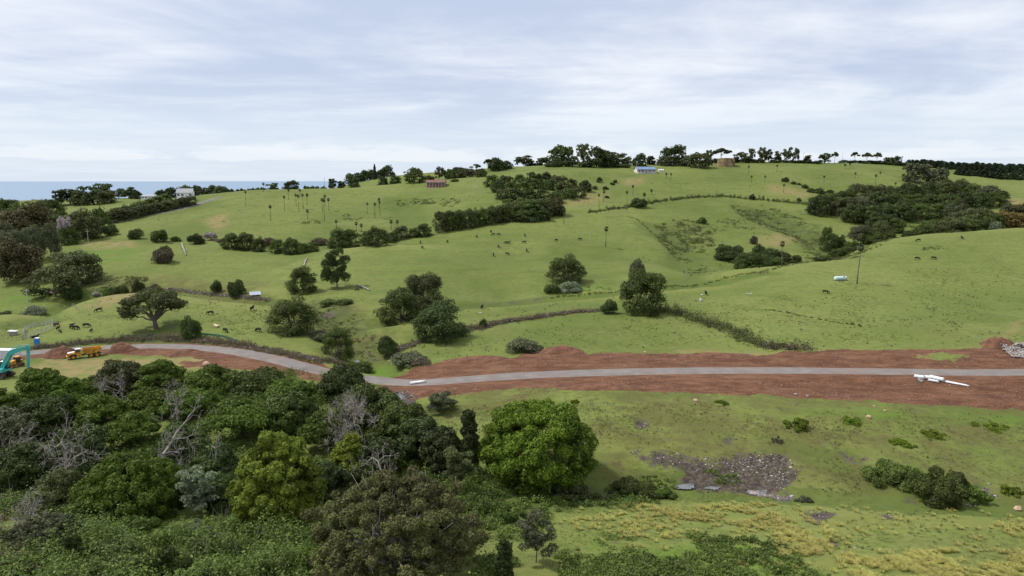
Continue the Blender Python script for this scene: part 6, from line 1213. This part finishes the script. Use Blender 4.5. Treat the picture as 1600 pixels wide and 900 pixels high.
# tank lying in the right pasture
x, y = hit(1313, 438); Lk = 22 * y / FPX; tk = thing('poly_tank', 'pale aqua cylindrical tank lying in the right pasture', 'tank', x, y, 16, dz=0.78)
t = MB(); t.lathe([(0.001, -Lk / 2), (0.45, -Lk / 2 + 0.02), (0.74, -Lk / 2 + 0.22), (0.80, -Lk / 2 + 0.5), (0.80, Lk / 2 - 0.5), (0.74, Lk / 2 - 0.22), (0.45, Lk / 2 - 0.02), (0.001, Lk / 2)] , 'x', 24)
for i in range(7): xx = -Lk / 2 + 0.6 + i * (Lk - 1.2) / 6; t.lathe([(0.79, xx - 0.06), (0.84, xx - 0.03), (0.84, xx + 0.03), (0.79, xx + 0.06)], 'x', 24)
t.build('shell', P_['poly'], tk, smooth=True); t = MB(); t.lathe([(0.001, 0.2), (0.26, 0.2), (0.28, 0), (0.26, 0)], 'z', 14, Matrix.Translation((Lk * 0.22, -0.45, 0.55)) @ Matrix.Rotation(R(38), 4, 'X')); t.build('hatch', P_['black'], tk)
# ------------------------------------------------------------------ small things in the fields
def drum(px, base, r_, h_, m_, label, lying=False, name='drum'):
    x, y = hit(px, base); o = thing(name, label, 'drum', x, y, 20, dz=0.0 if not lying else r_); t = MB(); t.lathe([(0.001, 0), (r_ * .95, 0), (r_, 0.04), (r_, h_ * .33), (r_ * 1.05, h_ * .35), (r_, h_ * .38), (r_, h_ * .64), (r_ * 1.05, h_ * .66), (r_, h_ * .69), (r_, h_ - .04), (r_ * .9, h_), (0.001, h_)], 'x' if lying else 'z', 16); t.build('drum_shell', m_, o, smooth=True); return o
drum(1094.5, 471.5, 0.36, 1.05, P_['white'], 'upright white drum in the field below the black cow'); drum(1095, 462, 0.22, 0.8, P_['white'], 'small white drum lying beside the black cow', True)
def trough(px, base, w_, d_, h_, m_, label, rz=0, name='water_trough'):
    x, y = hit(px, base); o = thing(name, label, 'trough', x, y, rz, dz=0.02); t = MB()
    t.box(-w_ / 2, w_ / 2, -d_ / 2, -d_ / 2 + .08, 0, h_); t.box(-w_ / 2, w_ / 2, d_ / 2 - .08, d_ / 2, 0, h_); t.box(-w_ / 2, -w_ / 2 + .08, -d_ / 2 + .08, d_ / 2 - .08, 0, h_); t.box(w_ / 2 - .08, w_ / 2, -d_ / 2 + .08, d_ / 2 - .08, 0, h_); t.box(-w_ / 2 + .08, w_ / 2 - .08, -d_ / 2 + .08, d_ / 2 - .08, 0, h_ * .75); t.build('basin', m_, o); return o
trough(1171, 459.5, 1.8, 0.6, 0.25, P_['white'], 'low white trough in the right pasture', 4)
trough(750, 489.5, 1.0, 0.6, 0.3, P_['white'], 'small white trough above the stone wall in the centre')
trough(203, 531, 1.2, 0.5, 0.3, P_['white'], 'small white trough by the wall end above the road')
x, y = hit(399, 462); o = thing('tin_lean_to', 'collapsed pale blue tin roof by the ruined wall near two dark bushes', 'shelter', x, y, 25, dz=0.3); t = MB()
for i in range(14): xx = -2.1 + i * 0.3; t.addf([(xx, -1.4, 0.1), (xx + .15, -1.4, 0.16), (xx + .3, -1.4, 0.1), (xx, 1.4, 1.0), (xx + .15, 1.4, 1.06), (xx + .3, 1.4, 1.0)], [[0, 1, 4, 3], [1, 2, 5, 4]])
t.build('roof_sheet', mat('weathered_blue_tin', (0.30, 0.35, 0.43), 0.5, var=0.1), o)
for sx in (-1.9, 1.9): t = MB(); t.tube([(sx, 1.3, -0.6), (sx, 1.3, 1.0)], 0.07, 6); t.build('post', P_['timber'], o)
x, y = hit(21, 524); o = thing('hut', 'small white roofed hut in the silvery bushes at the yards', 'hut', x, y, 10); t = MB(); t.box(-0.9, 0.9, -0.7, 0.7, 0, 1.2, bev=0.02); t.build('wall', P_['timber'], o); t = MB(); t.prism([(-1.1, 1.2), (1.1, 1.2), (1.1, 1.28), (-1.1, 1.5)], -0.9, 0.9); t.build('roof', P_['white'], o)
def logpile(pts, r_, label, name='fallen_log', n_=1, m_=None):
    P = smooth_line(hits(pts), 0.8, 2); z = ground(P[:, 0], P[:, 1]); o = link(name, None, None, (P[0][0], P[0][1], z[0])); q = np.column_stack([P, z]) - [P[0][0], P[0][1], z[0]] + [0, 0, r_]
    t = MB(); t.tube(q, np.linspace(r_, r_ * .5, len(q)), 7); t.build('trunk', m_ or dbark, o, smooth=True); b_ = MB()
    for k in range(3): i = rs.randint(1, len(q)); d = rs.randn(3); d[2] = abs(d[2]); b_.tube([q[i], q[i] + unit(d) * 1.4], [r_ * .4, r_ * .15], 5)
    b_.build('branches', m_ or dbark, o); return tag(o, label, 'log', None)
logpile([(284,382),(287,390),(291,400)], 0.55, 'long bleached log below the boundary belt at left')
logpile([(480,405),(477,410),(475,417)], 0.45, 'bleached log on the bright slope left of the tall dark tree')
logpile([(558,447),(567,450),(578,455)], 0.45, 'bleached logs right of the tall dark tree')
fence('post_and_wire_fence', [(1330,465),(1340,470),(1352,475)], 1.1, 5, 1, P_['timber'], 'three short fence posts in the right pasture', 0.01, 0.05)
# ------------------------------------------------------------------ stones
def ico():
    p = (1 + 5**.5) / 2; V = np.array([(-1, p, 0), (1, p, 0), (-1, -p, 0), (1, -p, 0), (0, -1, p), (0, 1, p), (0, -1, -p), (0, 1, -p), (p, 0, -1), (p, 0, 1), (-p, 0, -1), (-p, 0, 1)], float); V /= np.linalg.norm(V[0])
    F = np.array([(0, 11, 5), (0, 5, 1), (0, 1, 7), (0, 7, 10), (0, 10, 11), (1, 5, 9), (5, 11, 4), (11, 10, 2), (10, 7, 6), (7, 1, 8), (3, 9, 4), (3, 4, 2), (3, 2, 6), (3, 6, 8), (3, 8, 9), (4, 9, 5), (2, 4, 11), (6, 2, 10), (8, 6, 7), (9, 8, 1)]); return V, F
IV, IF = ico()
def stones(P, size, r, flat=0.7):
    k = len(P); V = IV[None] * (0.75 + 0.5 * r.rand(k, 12, 1)); s = (np.asarray(size) * (0.45 + 0.9 * r.rand(k)**1.5))[:, None, None]; V = V * s * (0.7 + 0.6 * r.rand(k, 1, 3)); V[:, :, 2] *= flat
    a = r.rand(k) * 6.283; c, s_ = np.cos(a)[:, None], np.sin(a)[:, None]; X_ = V[:, :, 0] * c - V[:, :, 1] * s_; Y_ = V[:, :, 0] * s_ + V[:, :, 1] * c
    V = np.stack([X_, Y_, V[:, :, 2]], -1) + P[:, None]; F = IF[None] + (np.arange(k) * 12)[:, None, None]; return V.reshape(-1, 3), F.reshape(-1, 3)
def stonemat(name, a, b_, c):
    m = bpy.data.materials.new(name); m.use_nodes = True; n = m.node_tree.nodes; l = m.node_tree.links; b = n['Principled BSDF']; b.inputs['Roughness'].default_value = 0.9
    g = n.new('ShaderNodeNewGeometry'); z = n.new('ShaderNodeTexNoise'); z.inputs['Scale'].default_value = 3; l.new(g.outputs['Position'], z.inputs['Vector'])
    cc = mixc(g.outputs['Random Per Island'], a, b_, n, l); cc = mixc(rmp(g.outputs['Random Per Island'], 0.8, 0.95, n, l), cc, c, n, l); cc = mixc(mth('MULTIPLY', rmp(z.outputs['Fac'], 0.45, 0.6, n, l), 0.5, nodes=n, links=l), cc, a, n, l); l.new(cc, b.inputs['Base Color']); return m
ST = {'grey': stonemat('grey_field_stone', (0.075, 0.065, 0.058), (0.20, 0.18, 0.16), (0.34, 0.32, 0.30)), 'creek': stonemat('creek_rubble', (0.055, 0.046, 0.042), (0.19, 0.165, 0.15), (0.42, 0.39, 0.36)), 'pale': stonemat('pale_crushed_rock', (0.18, 0.15, 0.14), (0.34, 0.31, 0.295), (0.52, 0.50, 0.48)), 'red': stonemat('earth_clods', (0.085, 0.036, 0.024), (0.20, 0.095, 0.06), (0.34, 0.25, 0.19))}
def onground(p, lift=0.0): return np.column_stack([p, ground(p[:, 0], p[:, 1]) + lift])
def stuff(name, pieces, m_, label):
    V = []; F = []; n0 = 0
    for v, f in pieces: V.append(v); F.append(f + n0); n0 += len(v)
    return tag(link(name, mesh_np(name, np.concatenate(V), np.concatenate(F), m_)), label, name.replace('_', ' '), None, 'stuff')
def wall(pts, wd, hg, label, per=16, size=0.2, ruin=0.0, weeds=None):
    P = smooth_line(hits(pts), 0.5, 6); i = np.repeat(np.arange(len(P)), per); gapn = vn(np.arange(len(P)) / 6.0, np.zeros(len(P)))[i]; p = P[i] + rs.randn(len(i), 2) * wd * 0.42; hh = hg * rs.rand(len(i)) * (1 - ruin * (gapn > 0.5))
    q = onground(p); q[:, 2] += hh; off = q[0].copy(); v, f = stones(q - off, size, rs); o = tag(link('dry_stone_wall', mesh_np('dry_stone_wall', v, f, ST['grey']), None, tuple(off)), label, 'stone wall')
    if weeds:
        k = weeds; j = rs.randint(0, len(P), k); q = P[j] + rs.randn(k, 2) * wd * 0.6; v, f = mounds(q, 0.6, 0.9, 26, 0.11, rs); return o, (v, f)
    return o, None
W1 = wall([(612,552),(640,541),(660,532),(700,524),(735,515),(790,503),(850,495),(900,488),(938,485)], 1.8, 0.5, 'broken stone wall running up from the creek to the large hedge tree', 13, 0.20, 0.7, 1500)
W2 = wall([(52,545),(90,541),(130,536),(200,531),(260,529),(320,533),(380,541),(430,550),(470,558),(505,566),(545,575)], 1.7, 0.4, 'tumbled stone wall following the upper side of the road', 10, 0.18, 0.8, 1700)
W3 = wall([(262,452),(290,455),(320,459),(350,462),(390,466),(420,470)], 1.2, 0.5, 'ruined low stone wall behind the old tree', 10, 0.25, 0.6, 160)
cover('dry_brambles', [w_[1] for w_ in (W1, W2, W3)], 'dead', 'dry brown brambles grown along the stone walls')
def rub(poly, k, sz, flat=0.6): return stones(onground(scatter(poly, k), 0.02), sz, rs, flat)
stuff('creek_rubble', [rub([(985,706),(1010,704),(1060,713),(1110,724),(1075,738),(1030,728)], 260, 0.13), rub([(1090,720),(1150,714),(1228,708),(1243,740),(1215,768),(1170,765),(1120,745)], 520, 0.15), rub([(1150,715),(1228,712),(1225,745),(1180,740)], 110, 0.24), rub([(1170,765),(1245,772),(1244,782),(1180,778)], 260, 0.2),
   rub([(985,660),(1012,658),(1014,667),(988,668)], 60, 0.12), rub([(1128,683),(1152,684),(1148,692),(1130,690)], 40, 0.1), rub([(1265,797),(1300,797),(1312,804),(1270,818),(1250,812)], 90, 0.1), rub([(1285,840),(1312,845),(1310,855),(1288,852)], 40, 0.1), rub([(1370,803),(1402,805),(1405,811),(1375,810)], 30, 0.1),
   rub([(1528,756),(1548,766),(1552,782),(1532,778)], 60, 0.22), rub([(1500,788),(1522,787),(1530,793),(1503,794)], 40, 0.12), rub([(612,612),(640,610),(652,626),(628,640)], 110, 0.20), rub([(560,545),(600,560),(620,575),(590,575)], 90, 0.2), rub([(640,560),(665,545),(700,555),(660,580)], 60, 0.15)], ST['creek'], 'grey and white creek stones in muddy hollows')
stuff('crushed_rock_heap', [stones(np.column_stack([q_ := scatter([(1562,548),(1590,537),(1640,535),(1640,560),(1575,561)], 1500), ground(q_[:, 0], q_[:, 1]) + 0.25 + 0.9 * rs.rand(1500) * np.clip(1 - np.abs(q_[:, 1] - q_[:, 1].mean()) / 6, 0.1, 1)]), 0.26, rs)], ST['pale'], 'heap of pale crushed rock at the right edge above the road')
stuff('earth_clods', [rub([(640,590),(800,562),(900,550),(1200,560),(1600,545),(1700,545),(1700,572),(1000,572),(700,588)], 2600, 0.11), rub([(600,620),(700,604),(1000,594),(1600,594),(1700,594),(1700,640),(1500,632),(1000,608),(700,618)], 3400, 0.11), rub([(160,545),(300,545),(470,565),(540,592),(420,580),(330,570)], 900, 0.10)], ST['red'], 'loose clods and stones on the bare earth')
def boulder(px, base, wpx, label, m_='pale', seed=0, flat=0.7, col=None):
    x, y = hit(px, base); s = wpx * y / FPX / 2; r = np.random.RandomState(seed + px); bm_v, bm_f = IV.copy(), IF
    # one subdivision for a rounder rock
    ed = {}; V = list(map(tuple, bm_v)); F = []
    def mp(a, b):
        k = (min(a, b), max(a, b))
        if k not in ed: v = np.array(V[a]) + np.array(V[b]); V.append(tuple(v / np.linalg.norm(v))); ed[k] = len(V) - 1
        return ed[k]
    for a, b, c in bm_f: ab, bc, ca = mp(a, b), mp(b, c), mp(c, a); F += [(a, ab, ca), (b, bc, ab), (c, ca, bc), (ab, bc, ca)]
    V = np.array(V); V *= (0.8 + 0.35 * r.rand(len(V)))[:, None]; V = V * s * np.array([1, 0.75, flat]); V[:, 2] += s * flat * 0.55
    return tag(link('boulder', mesh_np('boulder', V, np.array(F), col or ST[m_]), None, (x, y, float(ground(x, y)) - 0.05)), label, 'boulder')
tan = mat('tan_boulder_stone', (0.48, 0.33, 0.24), 0.9, var=0.2, vscale=2)
boulder(322, 571, 13, 'large tan boulder on the bare earth below the road at left', col=tan); boulder(1087, 627, 8, 'tan stone at the lower edge of the bare earth', col=tan); boulder(1357, 653, 9, 'pinkish boulder in the grass below the bare earth at right', col=tan)
boulder(1366, 635, 5, 'small brown stone on the lower earth edge', col=tan); boulder(1383, 642, 5, 'small orange stone just right of the brown one on the earth edge', col=tan); boulder(1262, 620, 6, 'pale stone on the bare earth edge above the green bramble clump', 'pale'); boulder(1243, 617, 6, 'cream stone left of the pale one on the earth edge', 'pale')
boulder(1545, 757, 5, 'small pale stone by the right end of the bramble mound', 'pale'); boulder(1008, 551, 5, 'small stone in the grass above the upper earth bank', col=tan); boulder(1590, 797, 14, 'reddish rock at the right edge near the creek', col=tan); boulder(1336, 857, 6, 'white stone in the grass of the lower right bank', 'pale'); boulder(1392, 860, 5, 'small white stone above the right tussocks', 'pale')
boulder(116, 462, 10, 'pale boulder in the gully at left', 'pale'); boulder(150, 462, 12, 'grey rock outcrop on the gully side at left', 'grey'); boulder(1178, 772, 16, 'flat white rock between the creek puddles', 'pale', flat=0.35); boulder(988, 765, 12, 'flat slab at the left of the creek puddles', 'grey', flat=0.3)
# ------------------------------------------------------------------ soil heaps
sr = bpy.data.materials['pasture_grass_and_earth']
soil = mat('red_brown_soil', (0.128, 0.060, 0.036), 0.95, var=0.25, vscale=0.6, bump=0.6, bscale=3)
def heap(px, base, wpx, hpx, dep, label, seed=0, m_=None, skew=0.0, name='soil_heap'):
    x, y = hit(px, base); s = wpx * y / FPX / 2; H = hpx * y / FPX; g = np.linspace(-1, 1, 49); A_, B_ = np.meshgrid(g, g, indexing='ij'); X_ = x + A_ * s; Y_ = y + B_ * dep + dep * 0.6
    A2 = A_ - skew * (1 - A_**2); rr_ = np.sqrt(A2**2 + B_**2) + 0.35 * fbm(A_ * 1.5 + seed, B_ * 1.5, 3); h = np.clip(1 - rr_, 0, 1); h = np.minimum(h * 1.5, 0.4 + 0.6 * h) * H * (1 + 0.5 * fbm(A_ * 4 + seed, B_ * 4, 4)) + 0.10 * fbm(A_ * 14, B_ * 14, 2) * (h > 0)
    Z_ = ground(X_, Y_) + h - 0.12 * (rr_ > 0.95) - 0.6 * (rr_ > 1.05); V = np.stack([X_ - x, Y_ - y, Z_ - float(ground(x, y))], -1).reshape(-1, 3); idx_ = np.arange(49 * 49).reshape(49, 49); F = np.stack([idx_[:-1, :-1], idx_[1:, :-1], idx_[1:, 1:], idx_[:-1, 1:]], -1).reshape(-1, 4)
    return tag(link(name, mesh_np(name, V, F, m_ or soil, smooth=True), None, (x, y, float(ground(x, y)))), label, 'soil heap')
heap(86, 560, 62, 17, 3.2, 'rounded red soil heap in front of the yellow dump truck', 1, skew=0.2)
heap(190, 551, 52, 14, 3.0, 'brown soil heap behind the tail of the dump truck', 5, skew=-0.35)
heap(285, 556, 70, 8, 2.0, 'long low ridge of dark soil below the road left of the bend', 9)
heap(1572, 545, 52, 15, 4.0, 'red soil heap above the crushed rock at the right edge', 13)
heap(880, 553, 78, 9, 3.5, 'highest bulge of red spoil on the upper earth bank', 17)
heap(740, 566, 120, 6, 3, 'long low spoil bank on the upper side left of centre', 21); heap(1120, 558, 130, 4, 2.5, 'low spoil bank on the upper side right of centre', 25)
heap(940, 609, 150, 4, 2.0, 'low dark spoil bank on the lower side of the road', 29); heap(680, 616, 90, 6, 2.5, 'dark spoil bank left end on the lower side by the culvert', 33)
# ------------------------------------------------------------------ creek puddles
wm = bpy.data.materials.new('still_creek_water'); wm.use_nodes = True; b = wm.node_tree.nodes['Principled BSDF']; b.inputs['Base Color'].default_value = (0.13, 0.135, 0.14, 1); b.inputs['Specular IOR Level'].default_value = 1.0; b.inputs['Roughness'].default_value = 0.06; b.inputs['IOR'].default_value = 1.33
def puddle(pts, label, lift=0.05):
    P = hits(pts); c = P.mean(0); k = 40; ang_ = np.linspace(0, 2 * math.pi, k, endpoint=False); d = np.concatenate([P, P[:1]]); s = np.linspace(0, len(P), k, endpoint=False); Q = np.array([d[int(t)] * (1 - t % 1) + d[int(t) + 1] * (t % 1) for t in s]); Q = c + (Q - c) * (1 + 0.0 * ang_)[:, None]
    
    for _ in range(3): Q = 0.5 * Q + 0.25 * (np.roll(Q, 1, 0) + np.roll(Q, -1, 0))
    Q = Q + 0.22 * rs.randn(*Q.shape) * 0.5; z = float(np.median(ground(Q[:, 0], Q[:, 1]))) + lift + 0.03; V = np.vstack([[*c, z], np.column_stack([Q, np.full(k, z)])]); return tag(link('creek_water', mesh_np('creek_water', V, np.array([[0, i + 1, (i + 1) % k + 1] for i in range(k)]), wm)), label, None, None, 'structure')
puddle([(1050,762),(1062,754),(1084,755),(1086,764),(1075,767)], 'left creek puddle reflecting the sky'); puddle([(1100,764),(1114,757),(1128,762),(1118,768)], 'middle creek puddle among rocks'); puddle([(1165,768),(1180,762),(1198,765),(1196,774),(1175,775)], 'right creek puddle below the rubble')
puddle([(552,566),(560,562),(562,568),(556,571)], 'water glint in the creek above the road'); puddle([(618,613),(626,615),(634,624),(626,624)], 'water trickle at the rocky culvert')
